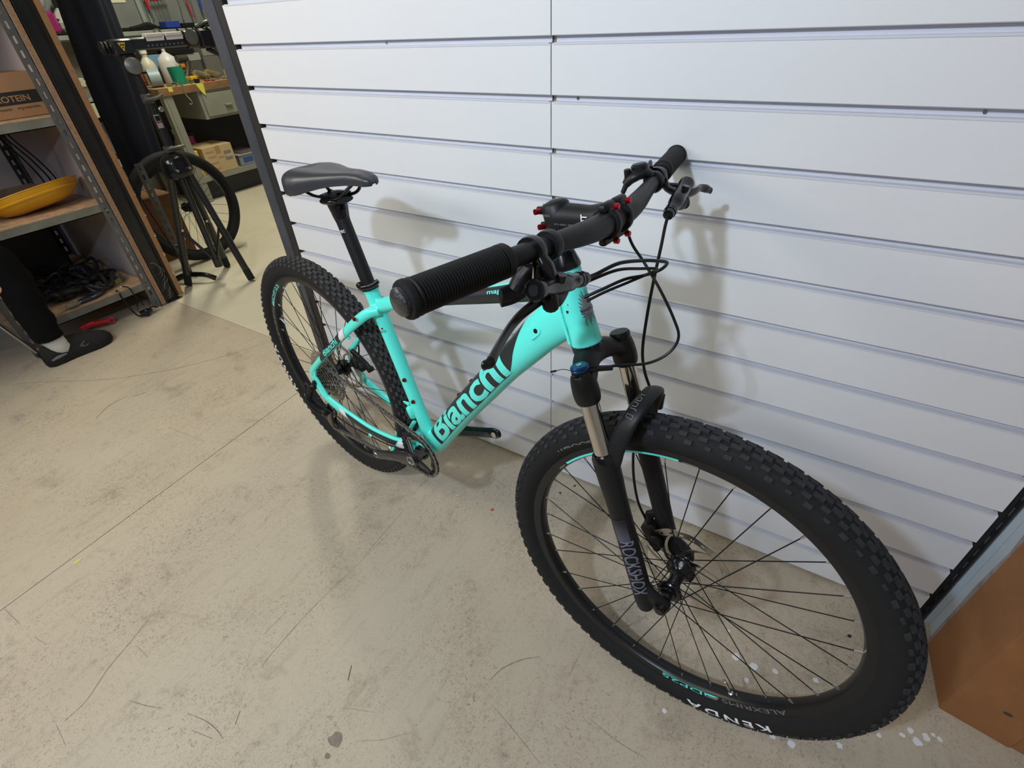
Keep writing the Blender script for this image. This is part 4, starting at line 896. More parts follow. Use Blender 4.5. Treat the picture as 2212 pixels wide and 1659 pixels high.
# ---- tyre / wheel
def wheel(front):
    c = Vector((WB if front else 0, 0, AXc)); sgn = -1 if front else 1; ph = 3.1788 if front else 1.1869
    fT = (lambda v: ST(v + c)) if front else (lambda v: v + c)
    # wheel frame: x forward, z up, y axle.  lathe Z axis -> y
    LM = Matrix(((1, 0, 0, 0), (0, 0, 1, 0), (0, -1, 0, 0), (0, 0, 0, 1)))   # (r cos, r sin, h) -> (x, h, -r sin)
    def N(): m = MB(); m.T = fT; return m
    nm = 'front_wheel' if front else 'rear_wheel'
    rim = N()
    pr = [(.2955, -.0085), (.2985, -.0130), (.3085, -.0150), (.3170, -.0150), (.3170, -.0135), (.3110, -.0130), (.3095, 0), (.3110, .0130), (.3170, .0135), (.3170, .0150), (.3085, .0150), (.2985, .0130), (.2955, .0085), (.2940, 0)]
    rim.lathe(pr, LM, 120, closed=True)
    W = Bld(rim, nm, M_rimb)
    ty = N(); pt = []
    for i in range(25):
        a = rad(-128 + 256 * i / 24); pt.append((.3385 + .0262 * cos(a) * (1 if cos(a) > 0 else 1.05), .0272 * sin(a)))
    pt = [(.3130, -.0142), (.3155, -.0160)] + [p for p in pt if p[0] > .3165] + [(.3155, .0160), (.3130, .0142)]
    ty.lathe(pt, LM, 144)
    Bld(ty, 'tyre', M_rub if front else M_rub, W)
    kb = N(); NK = 76 if front else 88
    rows = [(-61, .0125, .0085, .0), (-40, .0135, .0080, .5), (-22, .0170, .0085, .0), (-7, .0175, .0080, .5), (7.5, .0175, .0080, .0), (22, .0170, .0085, .5), (40, .0135, .0080, .0), (61, .0125, .0085, .5)]
    rnd = random.Random(5 if front else 6)
    for ri, (ang_, ln, wd, off) in enumerate(rows):
        nn = NK
        for i in range(nn):
            th = 2 * pi * (i + off + (.10 if ri % 3 == 0 else -.05)) / nn; a = rad(ang_)
            rr = .3385 + .0258 * cos(a); ww = .0268 * sin(a); l2 = ln / 2 / .36; w2 = wd / 2
            if abs(ang_) > 50 and i % 2: w2 *= .72; l2 *= .8
            skew = .06 * (1 if ang_ > 0 else -1) * (1 if i % 2 else .4)
            ht = .0036 if abs(ang_) < 50 else .0034
            def P(dt, dw_, h):
                t = th + dt + skew * dw_ * 4; R = rr - dw_ * sin(a) + h * cos(a); w_ = ww + dw_ * cos(a) + h * sin(a)
                return Vector((R * cos(t), w_, R * sin(t)))
            vs = [P(-l2, -w2, -.001), P(l2, -w2, -.001), P(l2, w2, -.001), P(-l2, w2, -.001), P(-l2*.86, -w2*.86, ht), P(l2*.92, -w2*.86, ht), P(l2*.92, w2*.86, ht), P(-l2*.86, w2*.86, ht)]
            kb.add(vs, [(4,5,6,7),(0,1,5,4),(1,2,6,5),(2,3,7,6),(3,0,4,7)])
    k = Bld(kb, 'tread_knobs', M_rubk if front else M_rubd, W, smooth=False); k['kind'] = 'stuff'
    # hub
    fl_r, fl_w, fr_w = (.027, .025, -.029) if front else (.027, .028, -.020)
    hb = N()
    if front: pr = [(0, -.050), (.0095, -.050), (.0095, -.040), (.0150, -.0385), (.0155, -.034), (.0205, -.033), (.0225, fr_w - .0018), (.0235, fr_w), (.0225, fr_w + .002), (.0135, fr_w + .006), (.0120, -.004), (.0135, .012), (.0180, .018), (fl_r, fl_w - .002), (fl_r + .001, fl_w), (fl_r, fl_w + .003), (.0225, .031), (.0225, .0370), (.0095, .0375), (.0095, .050), (0, .050)]
    else: pr = [(0, -.070), (.0085, -.070), (.0085, -.064), (.0165, -.062), (.0165, -.024), (fl_r, -.0225), (fl_r + .001, fr_w), (fl_r, fr_w + .003), (.0160, fr_w + .006), (.0145, 0), (.0160, .018), (fl_r, fl_w - .002), (fl_r + .001, fl_w), (fl_r, fl_w + .003), (.0225, .034), (.0225, .0395), (.0085, .040), (.0085, .068), (0, .068)]
    hb.lathe(pr, LM, 40); Bld(hb, 'hub', M_gblk, W)
    # spokes with nipples
    for i in range(32):
        t = ph + sgn * i * 2 * pi / 32; left = (i % 2 == 0); j = i // 2
        w = fl_w if left else fr_w; R = .0235 if front and not left else fl_r - .002
        lead = 1 if j % 2 == 0 else -1
        ta = t + lead * rad(66); rim_p = Vector((.2985 * cos(t), .003 if left else -.003, .2985 * sin(t)))
        out = (.0018 if lead > 0 else -.0018)
        hp = Vector((R * cos(ta), w + out, R * sin(ta)))
        d = (rim_p - hp).normalized(); np_ = rim_p - d * .0155
        sp = N(); sp.tube([Vector((R * cos(ta), w - out, R * sin(ta))), hp, hp + d * .004, np_], [.0009, .0010, .0010, .0010], 6)
        sp.tube([np_, np_ + d * .002, rim_p], [.0013, .0020, .0021], 8, m=1)
        Bld(sp, 'spoke', [M_spoke, M_nip], W)
    # valve between two nipples
    tv = rad(-57.2) if front else rad(160.5); dv = Vector((cos(tv), 0, sin(tv)))
    va = N(); va.tube([dv * .2965, dv * .2935, dv * .2934, dv * .262, dv * .2615, dv * .253], [.0052, .0052, .0030, .0030, .0021, .0018], 10)
    Bld(va, 'valve_stem', M_nip, W)
    # disc rotor
    ro = N(); RW_ = .0405 if not front else .0385; rr0, rr1 = (.0635, .0800) if not front else (.0725, .0900)
    nseg = 72
    Mr = LM @ Matrix.Translation((0, 0, RW_))
    wav = lambda i: rr1 - .0016 * (1 - cos(2*pi*i*12/nseg)) / 2 * 1.4
    wavi = lambda i: rr0 + .0020 * (1 - cos(2*pi*i*6/nseg)) / 2
    mid0, mid1 = rr0 + .0052, rr0 + .0092
    ro.ring(wavi, lambda i: mid0, 0, .0018, Mr, nseg); ro.ring(lambda i: mid1, wav, 0, .0018, Mr, nseg)
    for i in range(nseg):
        if i % 3 == 0: continue
        a0, a1 = 2*pi*(i)/nseg, 2*pi*(i+1)/nseg
        vs = [Mr @ Vector((r*cos(a), r*sin(a), h)) for h in (0, .0018) for a, r in ((a0, mid0), (a1, mid0), (a1, mid1), (a0, mid1))]
        ro.add(vs, [(3,2,1,0),(4,5,6,7),(0,1,5,4),(1,2,6,5),(2,3,7,6),(3,0,4,7)])
    for q in range(6):
        a0 = q * pi / 3 + .2; n = 8; A_, B_ = [], []
        for s_ in range(n + 1):
            f = s_ / n; r = .021 + (rr0 + .001 - .021) * f; a = a0 + .85 * f; hw = (.0048 - .0016 * f) / r
            A_.append((r*cos(a-hw), r*sin(a-hw))); B_.append((r*cos(a+hw), r*sin(a+hw)))
        for s_ in range(n):
            ro.prism([A_[s_], A_[s_+1], B_[s_+1], B_[s_]], 0, .0018, Mr)
    ro.ring(lambda i: .0165, lambda i: .0245, 0, .0020, Mr, 36)
    rot = Bld(ro, 'disc_rotor', M_rotor, W, smooth=False)
    for q in range(6):
        a = q * pi / 3 + .35; ctr = Vector((.0215*cos(a), 0, .0215*sin(a)))
        pass
    bo = N()
    for q in range(6):
        a = q * pi / 3 + .30; x, z = .0210*cos(a), .0210*sin(a); bo.cyl((x, RW_ - .001, z), (x, RW_ + .0045, z), .0042, 10)
    Bld(bo, 'rotor_bolts', M_gblk, W)
    return W, fT
M_rimb = mat('black_rim', (.008, .008, .009), .34, spec=.4)
M_rubk = mat('tread_rubber', (.034, .034, .037), .78, var=.3, vscale=80, bump=.2, bscale=350, spec=.25)
WF, fTF = wheel(True)
WR, fTR = wheel(False)

def side_txt(name, txt, W, fT, r0, r1, a0, a1, m, surf, bold=.03, spacing=1.0, step=.34, shear=0):
    """lettering printed around the wheel on the near side; a0->a1 degrees, tops outward; surf(r) -> w"""
    def fn(x, y):
        t = rad(a0 + (a1 - a0) * x); r = r0 + (r1 - r0) * y; return fT(Vector((r*cos(t), surf(r), r*sin(t))))
    return text_map(name, txt, fn, m, W, bold, spacing, step, shear)
def tsurf(r):   # tyre casing near side
    q = max(-1, min(1, (r - .3385) / .0236)); return -(.0272 * math.sqrt(1 - q*q) + .0005)
def rsurf(r): return -(.0150 + .0004) if r > .3085 else -(.0130 + .0020 * (r - .2985) / .010 + .0004)
def band(name, W, fT, r0, r1, a0, a1, m, surf, n=24, sl=0):
    mb = MB(); mb.T = fT; k = 4; vs = []
    for i in range(n + 1):
        for j in range(k + 1):
            r = r0 + (r1 - r0) * j / k; t = rad(a0 + (a1 - a0) * i / n + sl * j / k); vs.append(Vector((r*cos(t), surf(r) , r*sin(t))))
    mb.add(vs, [(i*(k+1)+j, i*(k+1)+j+1, (i+1)*(k+1)+j+1, (i+1)*(k+1)+j) for i in range(n) for j in range(k)])
    return Bld(mb, name, m, W)
for (W, fT, kd, al, dp, bo_, cy) in ((WF, fTF, (-45.0, -74.0), (-35.5, -60.5), (-66.5, -84.5), (135.5, 117.0), (143, 98)),
                                   (WR, fTR, (213.0, 182.0), (183.0, 151.0), (145.5, 124.0), (33, 14), (-38, -90))):
    side_txt('tyre_lettering', 'KENDA', W, fT, .3300, .3450, kd[0], kd[1], M_wht, tsurf, .02, 1.35)
    side_txt('tyre_lettering', 'BOOSTER', W, fT, .3250, .3345, bo_[0], bo_[1], M_lgr, tsurf, .03)
    for q in range(3): band('tyre_lettering', W, fT, .3240, .3345, bo_[0] + 4.6 - q*1.5, bo_[0] + 4.2 - q*1.5 - q*.35, M_lgr, tsurf, 3, -.5)
    side_txt('rim_lettering', 'ALEXRIMS', W, fT, .2998, .3090, al[0], al[1], M_lgr, rsurf, .0, 1.0)
    band('rim_logo', W, fT, .2998, .3100, al[1] - .8, al[1] - 4.6, M_lgr, rsurf, 6, -1.5)
    band('rim_logo', W, fT, .2998, .3040, al[1] - 1.5, al[1] - 5.6, M_cels, lambda r: rsurf(r) - .0002, 6, -1.5)
    side_txt('rim_lettering', 'iDP25', W, fT, .3012, .3100, dp[0], dp[1], M_cels, rsurf, .0, 1.0)
    band('rim_logo', W, fT, .2992, .3000, dp[0], dp[1], M_cels, rsurf, 12)
band('rim_stripe', WF, fTF, .2990, .3035, 143, 98, M_cels, rsurf, 40)
band('rim_stripe', WF, fTF, .2992, .3020, 148, 144.2, M_lgr, rsurf, 6); band('rim_stripe', WF, fTF, .2992, .3020, 96.8, 92, M_lgr, rsurf, 6)
band('rim_stripe', WR, fTR, .2990, .3085, -40, -14, M_cels, rsurf, 30)
for W, fT in ((WF, fTF), (WR, fTR)):   # far flank of the rim carries the same stripe
    band('rim_stripe', W, fT, .2990, .3060, 60, 20, M_cels, lambda r: -rsurf(r), 30)

# ---- frame
fr = MB()
BB = Vector((.4440, 0, .3200))
stT = Vector((.3060, 0, .7380)); stD = (stT - BB).normalized()
fr.cyl(BB + Vector((0, -.0365, 0)), BB + Vector((0, .0365, 0)), .0225, 32, bev=.002)
fr.tube([BB + stD * .012, BB + stD*.12, BB + stD * .30, stT], [(.0170, .0185), (.0168, .0175), (.0168, .0168), (.0175, .0175)], 28, up=(0, 1, 0))
fr.cyl(stT - stD*.006, stT + stD*.003, .0192, 28)
def hp(z): return SA + SD * ((z - SA.z) / SD.z) - Vector((.010, 0, 0))
HB, HT = hp(.8120), hp(.9300)
fr.tube([HB - SD*.000, HB + SD*.02, hp(.865), HT - SD*.012, HT], [.0252, .0248, .0226, .0214, .0217], 36, up=(0, 1, 0))
# down tube with flared head junction
DTP = [(.4560, 0, .3300), (.5000, 0, .3930), (.5830, 0, .5080), (.6540, 0, .5990), (.7230, 0, .6880), (.7780, 0, .7530), (.8230, 0, .8090), (.8650, 0, .8490), (.8920, 0, .8640)]
DTR = [(.0265, .0290), (.0275, .0300), (.0290, .0305), (.0300, .0310), (.0300, .0310), (.0290, .0320), (.0265, .0360), (.0235, .0370), (.0200, .0330)]
def shape_tube(mb, P, R, n=40, sm=6, sq=.0, m=0):
    """closed tube in the u-z plane, R = (half width along w, half height in plane); returns surface sampler"""
    PP = crom(P, sm); RR = lerplist(R, len(PP)); k = len(PP); L = [0.]
    for i in range(1, k): L.append(L[-1] + (PP[i] - PP[i-1]).length)
    def fr_(i):
        t = (PP[min(i+1, k-1)] - PP[max(i-1, 0)]).normalized(); nrm = Vector((-t.z, 0, t.x)); return t, nrm
    def sec(i, a):      # a: 0 = near side (-w), pi/2 = upper
        t, nrm = fr_(i); e = 2 / (2 + sq * 2); ca, sa = cos(a), sin(a)
        x = math.copysign(abs(ca) ** e, ca) * RR[i][0]; y = math.copysign(abs(sa) ** e, sa) * RR[i][1]
        return PP[i] + Vector((0, -x, 0)) + nrm * y, (Vector((0, -ca / RR[i][0], 0)) + nrm * sa / RR[i][1]).normalized()
    vs = [sec(i, 2*pi*j/n)[0] for i in range(k) for j in range(n)]
    fs = [(i*n+j, i*n+(j+1) % n, (i+1)*n+(j+1) % n, (i+1)*n+j) for i in range(k-1) for j in range(n)] + [tuple(reversed(range(n))), tuple(range((k-1)*n, k*n))]
    mb.add(vs, fs, m)
    def surf(s, a, off=.0005):
        s = max(0, min(L[-1] - 1e-6, s)); i = 0
        while i < k - 2 and L[i+1] < s: i += 1
        f = (s - L[i]) / (L[i+1] - L[i]); p0, n0 = sec(i, a); p1, n1 = sec(i+1, a)
        return p0.lerp(p1, f) + n0.lerp(n1, f).normalized() * off
    return surf, L[-1]
dsurf, dL = shape_tube(fr, DTP, DTR, sq=.14)
# top tube
TTP = [(.3380, 0, .7040), (.3800, 0, .7220), (.4800, 0, .7600), (.6000, 0, .8040), (.7200, 0, .8460), (.8100, 0, .8800), (.8700, 0, .9020)]
TTR = [(.0165, .0170), (.0165, .0160), (.0185, .0150), (.0200, .0150), (.0210, .0165), (.0205, .0200), (.0185, .0215)]
tsf, tL = shape_tube(fr, TTP, TTR, sq=.1)
# seat stays / chain stays (near and far), yokes, dropouts
for s in (-1, 1):
    fr.tube([(.3420, s*.012, .6960), (.3220, s*.030, .6900), (.2960, s*.043, .6700), (.2400, s*.053, .6230), (.1500, s*.059, .5450), (.0700, s*.0635, .4760), (.0080, s*.0665, .4180), (-.0060, s*.067, .3980)],
            [(.0120, .0125), (.0120, .0130), (.0100, .0130), (.0085, .0120), (.0078, .0105), (.0075, .0095), (.0078, .0105), (.0075, .0110)], 16, sm=5, up=(0, 1, 0))
    fr.tube([(.4300, s*.024, .3160), (.3750, s*.036, .3080), (.3350, s*.045, .3000), (.2400, s*.054, .2930), (.1500, s*.060, .3020), (.0650, s*.0645, .3150), (.0200, s*.0670, .3350), (.0000, s*.0675, .3620)],
            [(.0110, .0170), (.0110, .0175), (.0090, .0165), (.0085, .0160), (.0085, .0165), (.0085, .0180), (.0080, .0165), (.0060, .0150)], 16, sm=5, up=(0, 1, 0))
    # dropout plate
    poly = [(-.020, .404), (.008, .428), (.020, .412), (.012, .392), (.026, .372), (.050, .338), (.040, .306), (.012, .320), (-.006, .340), (-.020, .352), (-.026, .380)]
    Mp = Matrix(((1, 0, 0, 0), (0, 0, 1, 0), (0, 1, 0, 0), (0, 0, 0, 1)))
    fr.prism(poly, s*.067 - .0035, s*.067 + .0035, Mp)
fr.tube([(.318, -.030, .6890), (.330, 0, .7000), (.318, .030, .6890)], [(.010, .012)] * 3, 12)
fr.tube([(.3600, -.034, .3060), (.3680, 0, .3100), (.3600, .034, .3060)], [(.010, .014)] * 3, 12, sm=3)
fr.tube([(.372, -.020, .312), (.366, -.012, .338), (.385, -.006, .372)], [(.006, .007)] * 3, 10, sm=3)
# cable stops
fr.tube([(.2420, -.050, .604), (.232, -.050, .598)], .0045, 10); fr.tube([(.2200, -.058, .272), (.234, -.057, .270)], .0045, 10)
frame = Bld(fr, 'frame', M_cel)
md = frame.modifiers.new('soft', 'REMESH')
md.mode = 'VOXEL'; md.voxel_size = .0016; md.use_smooth_shade = True
sm_ = frame.modifiers.new('smooth', 'CORRECTIVE_SMOOTH'); sm_.factor = .5; sm_.iterations = 6; sm_.use_only_smooth = True

# weld-port details
pd = MB(); pc_ = dsurf(dL * .870, rad(8), .0)
Mport = axisM(pc_, (0, -1, .15), SD)
def slotpoly(l, r, n=8): return [(l*.5*(1 if i < n else -1) * 1.0 + r*cos(-pi/2 + pi*i/(n-1)) if i < n else -l*.5 + r*cos(pi/2 + pi*(i-n)/(n-1)), r*sin(-pi/2 + pi*(i if i < n else i-n)/(n-1)) if i < n else r*sin(pi/2 + pi*(i-n)/(n-1))) for i in range(2*n)]
Mpx = Mport @ Matrix.Rotation(rad(28), 4, 'Z')
pd.prism([(x, y) for x, y in slotpoly(.016, .0085)], -.003, .0016, Mpx)
Bld(pd, 'cable_port', M_cel, frame, smooth=False)
pd = MB(); pd.cyl(Mpx @ Vector((.006, 0, .0012)), Mpx @ Vector((.006, 0, .0022)), .0042, 14); Bld(pd, 'port_opening', M_gblk, frame)
# front derailleur mount block + magnetic tab on seat tube
mt = MB(); q0 = BB + stD * .095
mt.cbox((0, 0, 0), (.018, .030, .036), M=axisM(q0 + Vector((-.024, -.006, .002)), stD, (0, 1, 0)), bev=.003); mt.tube([q0 + Vector((-.030, -.010, .022)), q0 + Vector((-.052, -.012, .024))], [(.009, .003), (.002, .002)], 8)
Bld(mt, 'mount_block', M_cel, frame, ang=50)
mt = MB(); mt.cbox((0, 0, 0), (.010, .012, .030), M=axisM(q0 + Vector((-.036, -.014, -.010)), stD, (0, 1, 0)), bev=.002); Bld(mt, 'mount_bolt', M_gblk, frame)
# red bottle bolts
for p, d in ((BB + stD*.142 + Vector((.010, -.014, .003)), (.6, -.8, .2)), (BB + stD*.205 + Vector((.010, -.014, .003)), (.6, -.8, .2)),
             (dsurf(dL*.36, rad(88), 0), (-.7, 0, .7)), (dsurf(dL*.47, rad(88), 0), (-.7, 0, .7)), (Vector((.3020, -.0565, .6800)), (.1, -1, .15))):
    d = Vector(d).normalized(); mb = MB(); mb.cyl(p, p + d*.0035, .0052, 14, m=0); mb.cyl(p + d*.0034, p + d*.0045, .0030, 6, m=1)
    Bld(mb, 'bottle_bolt', [M_red, M_gblk], frame)
# dark panel with the maker's name on the down tube
def patch(surf, s0, s1, a0, a1, m, name, off=.0004, ns=40, na=14, parent=None, e0=None, e1=None):
    mb = MB(); vs = []
    for i in range(ns + 1):
        for j in range(na + 1):
            f = j / na; A0 = s0 + (e0(f) if e0 else 0); A1 = s1 + (e1(f) if e1 else 0)
            vs.append(surf(A0 + (A1 - A0) * i / ns, rad(a0 + (a1 - a0) * f), off))
    mb.add(vs, [(i*(na+1)+j, i*(na+1)+j+1, (i+1)*(na+1)+j+1, (i+1)*(na+1)+j) for i in range(ns) for j in range(na)])
    return Bld(mb, name, m, parent or frame)
S0, S1 = .070, .505
patch(dsurf, S0, S1 + .03, -36, 70, M_gry, 'down_tube_panel', .0009, 60, 16, e0=lambda f: .012*(1-(2*f-1)**2) - .020*f, e1=lambda f: -.060*(1-f)**1.2 + .055*f)
def txt_on(surf, txt, s0, s1, a0, a1, m, bold, spacing=1., off=.0015, step=.12, nm='frame_lettering', shear=0):
    return text_map(nm, txt, lambda x, y: surf(s0 + (s1 - s0) * x, rad(a0 + (a1 - a0) * y), off), m, frame, bold, spacing, step, shear)
txt_on(dsurf, 'Bianchi', .090, .490, -34, 70, M_cels, .030, 1.0)
# stays
def stay_patch(P0, P1, hw, m, name, n=8, w=-1, tilt=0.):
    P0, P1 = Vector(P0), Vector(P1); d = (P1 - P0); up_ = Vector((0, 0, 1)); up_ = (up_ - d.normalized() * d.normalized().z); up_.normalize()
    mb = MB(); vs = []
    for i in range(n + 1):
        c = P0.lerp(P1, i / n)
        for k_, s_ in ((-1, -1), (0, 0), (1, 1)): vs.append(c + up_ * hw * s_ + Vector((0, w * (.0006 if s_ == 0 else -.0022), 0)) + d.normalized() * tilt * s_)
    mb.add(vs, [(i*3+j, i*3+j+1, (i+1)*3+j+1, (i+1)*3+j) for i in range(n) for j in range(2)])
    return Bld(mb, name, m, frame)
def gsurf(P, R, sm=5):
    PP = crom(P, sm); RR = lerplist(R, len(PP)); k = len(PP); L = [0.]
    for i in range(1, k): L.append(L[-1] + (PP[i] - PP[i-1]).length)
    def f(s, a, off):
        s = max(0, min(L[-1] - 1e-6, s)); i = 0
        while i < k - 2 and L[i+1] < s: i += 1
        t = (PP[i+1] - PP[i]); q = (s - L[i]) / t.length; t = t.normalized(); x = Vector((0, -1, 0)); x = (x - t * t.dot(x)).normalized(); y = t.cross(x)
        if y.z < 0: y = -y
        return PP[i].lerp(PP[i+1], q) + x * cos(a) * (RR[i][0] + off) + y * sin(a) * (RR[i][1] + off)
    return f
ssS = gsurf([(.0080, -.0665, .4180), (.0700, -.0635, .4760), (.1500, -.059, .5450), (.2400, -.053, .6230), (.2960, -.043, .6700)], [(.0078, .0105), (.0075, .0095), (.0078, .0105), (.0085, .0120), (.0100, .0130)])
patch(ssS, .095, .265, -48, 72, M_gry, 'stay_panel', .0010, 16, 8, frame, e0=lambda f: .02*f, e1=lambda f: .015*f)
patch(ssS, .268, .300, -48, 72, M_wht, 'stay_panel', .0010, 6, 8, frame, e0=lambda f: .015*f, e1=lambda f: .02*f)
text_map('frame_lettering', 'Bianchi', lambda x, y: ssS(.140 + .112*x, rad(-34 + 92*y), .0016), M_cels, frame, .02, 1., .3)
csS = gsurf([(.0200, -.0670, .3350), (.0650, -.0645, .3150), (.1500, -.060, .3020), (.2400, -.054, .2930), (.3350, -.045, .3000), (.3750, -.036, .3080)], [(.0080, .0165), (.0085, .0180), (.0085, .0165), (.0085, .0160), (.0090, .0165), (.0110, .0175)])
patch(csS, .115, .320, -38, 38, M_gry, 'stay_panel', .0010, 20, 8, frame, e0=lambda f: .02*(1-f), e1=lambda f: .02*f)
patch(csS, .085, .112, -46, 50, M_wht, 'stay_panel', .0010, 5, 8, frame, e0=lambda f: .02*(1-f), e1=lambda f: .02*(1-f))
patch(csS, .325, .352, -50, 46, M_wht, 'stay_panel', .0010, 5, 8, frame, e0=lambda f: .02*f, e1=lambda f: .02*f)
# top tube model word, seat tube flag and crest
patch(tsf, .10, .49, -52, 62, M_gry, 'top_tube_panel', .0009, 30, 12, e0=lambda f: .03*f, e1=lambda f: .03*f)
txt_on(tsf, 'magma 9.s', .398, .490, 10, 44, M_cels, .01, 1., step=.4)
def stsurf(s, a, off=.0006):
    p = BB + stD * s; nrm = Vector((-stD.z, 0, stD.x)); return p + Vector((0, -cos(a), 0)) * (.0172 + off) + nrm * sin(a) * -(.0172 + off)
M_grn = mat('flag_green', (.01, .25, .06), .5)
for k_, m_ in enumerate((M_grn, M_wht, M_red)): patch(stsurf, .343, .3465, -20 + 18*k_, -3 + 18*k_, m_, 'flag_stripe', .0010, 2, 3)
text_map('frame_lettering', 'ITALIAN STYLE', lambda x, y: stsurf(.334 + .006*y, rad(-24 + 72*x), .0011), M_gry, frame, .0, 1., 0)
def htsurf(s, a, off=.0006):   # a: 0 near side, 90 = front ; s metres above the lower rim
    p = HB + SD * s; f = Vector((SD.z, 0, -SD.x)); r = .0252 - .0038 * min(1, max(0, (s - .015) / .085))
    return p + Vector((0, -cos(a), 0)) * (r + off) + f * sin(a) * (r + off)
random.seed(4)
M_crest = mat('silver_crest', (.24, .24, .255), .35, metal=.3)
# head badge: spread-wing crest built from feather strokes, with a name ribbon
cr = MB(); crd = MB()
def hst(mb, pts, w, off):
    k = len(pts); vs = []
    for i, (x, y) in enumerate(pts):
        tx, ty = (pts[min(i+1, k-1)][0] - pts[max(i-1, 0)][0], pts[min(i+1, k-1)][1] - pts[max(i-1, 0)][1]); l = math.hypot(tx, ty) or 1
        ww = w * (1 - .8 * i / (k - 1)) ; vs += [htsurf(y + tx/l*ww, (x - ty/l*ww) / .0236, off), htsurf(y - tx/l*ww, (x + ty/l*ww) / .0236, off)]
    mb.add(vs, [(2*i, 2*i+1, 2*i+3, 2*i+2) for i in range(k - 1)])
CX, CY = .0330, .062
for sd in (-1, 1):
    for q in range(8):
        f = q / 7; y0 = CY + .006 - .014*f; a = rad(78 - 100*f)
        L_ = .0215 - .006*f
        pts = [(CX + sd*(.0015 + L_*t_*cos(a)*.75), y0 + L_*t_*sin(a)*.95 + .002*t_*t_) for t_ in (0, .35, .7, 1)]
        hst(cr, pts, .0021, .0008); hst(crd, [(x_, y_ - .0016) for x_, y_ in pts], .0009, .0005)
hst(cr, [(CX, CY + .018), (CX, CY), (CX + .001, CY - .014), (CX, CY - .024)], .0032, .0010)
for sd in (-.006, -.001, .006): hst(cr, [(CX + sd, CY - .012), (CX + sd*1.6, CY - .022), (CX + sd*1.3, CY - .029)], .0020, .0009)
Bld(cr, 'head_badge', M_crest, frame, smooth=False); Bld(crd, 'badge_outline', M_gry, frame, smooth=False)
patch(lambda s, a, off: htsurf(s, a, off), CY - .0062, CY + .0012, math.degrees((CX - .013) / .0236), math.degrees((CX + .013) / .0236), M_crest, 'badge_ribbon', .0012, 2, 10)
text_map('frame_lettering', 'BIANCHI', lambda x, y: htsurf(CY - .0048 + .0042*y, (CX - .011 + .022*x) / .0262, .0016), M_gry, frame, .02, 1., 0)
# weld bead behind the head tube
wb = MB()
for i in range(26):
    z = .004 + i * .0034; t = HB + SD * z; wb.ball(t + Vector((-.016, -.0235, 0)) + Vector((.0, -.0000, 0)), (.0032, .0022, .0022), 8)
Bld(wb, 'weld_bead', M_cel, frame)

# ---- headset, spacers, stem
hs_ = SMB(); f0 = HT; Mh_ = axisM(f0, SD)
hs_.lathe([(.0, -.001), (.0232, -.001), (.0238, .002), (.0232, .006), (.0212, .013), (.0192, .021), (.0182, .024), (.0182, .046), (.0, .046)], Mh_, 36)
Bld(hs_, 'headset_cone', M_gblk)
text_map('headset_lettering', 'FSA', lambda x, y: ST(Mh_ @ Vector((.0206*cos(rad(-62 + 44*x)), .0206*sin(rad(-62+44*x)), .0155 + .005*y)) ), M_wht, bike.children[-1], .03, 1., 0)
lb = MB(); lb.lathe([(.0, -.003), (.0258, -.003), (.0258, .001), (.0, .001)], axisM(HB, SD), 36); Bld(lb, 'lower_headset', M_gblk)
stm = SMB()
STC = SA + SD * ((1.003 - SA.z) / SD.z); stt = Vector((.9300, 0, 1.0125)); 
stm.cyl(STC - SD * .023, STC + SD * .020, .0205, 32, bev=.003)
dS = (stt - STC).normalized()
stm.tube([STC + dS*.002, STC + dS*.02, STC + dS*.05, stt - dS*.022, stt - dS*.010], [(.0205, .0215), (.0185, .0195), (.0175, .0180), (.0190, .0205), (.0205, .0225)], 24, sm=3, up=(0, 1, 0))
for sx in (-1, 1):   # clamp bands each side
    stm.cyl(stt + Vector((0, sx*.0125, 0)), stt + Vector((0, sx*.0225, 0)), .0212, 28, bev=.001)
    for sz in (-1, 1):
        uq = Vector((-dS.z, 0, dS.x)) * sz
        stm.cbox((0, 0, 0), (.030, .0105, .0115), M=axisM(stt + Vector((0, sx*.017, 0)) + uq*.0215, uq, (0, 1, 0)) @ Matrix.Rotation(pi/2, 4, 'Z') @ Matrix.Rotation(0, 4, 'Z'), bev=.002)
stm.cyl(STC + SD*.018, STC + SD*.0215, .0180, 28, bev=.002)
stm.ball(STC + SD*.0165, (.0200, .0200, .008), 20, M=axisM((0, 0, 0), SD))
for z_ in (-.012, .010): stm.tube([STC + SD*z_ - dS*.012 + Vector((0, -.008, 0)), STC + SD*z_ - dS*.026 + Vector((0, -.008, 0))], [.0065, .0055], 12); stm.tube([STC + SD*z_ - dS*.012 + Vector((0, .008, 0)), STC + SD*z_ - dS*.026 + Vector((0, .008, 0))], [.0065, .0055], 12)
stem = Bld(stm, 'stem', M_blk, ang=45)
for sx in (-1, 1):
    for sz in (-1, 1):
        uq = Vector((-dS.z, 0, dS.x)) * sz; p = stt + Vector((0, sx*.017, 0)) + uq*.0222 + dS*.0105
        mb = SMB(); mb.cyl(p, p + dS*.0075, .0040, 14, bev=.0008); Bld(mb, 'clamp_bolt', M_red, stem)
for z_ in (-.012, .010):
    p = STC + SD*z_ - dS*.0195 + Vector((0, -.013, 0)); mb = SMB(); mb.cyl(p, p + Vector((-.004, -.008, 0)), .0042, 12); mb.cyl(p + Vector((-.004, -.008, 0)), p + Vector((-.0042, -.0084, 0)), .0022, 6); Bld(mb, 'steerer_bolt', M_red, stem)
def ssf(x0, x1, z0, z1, w=-.0158): return lambda x, y: ST(STC + dS*(x0 + (x1 - x0)*x) + Vector((-dS.z, 0, dS.x))*(z0 + (z1 - z0)*y) + Vector((0, w, 0)))
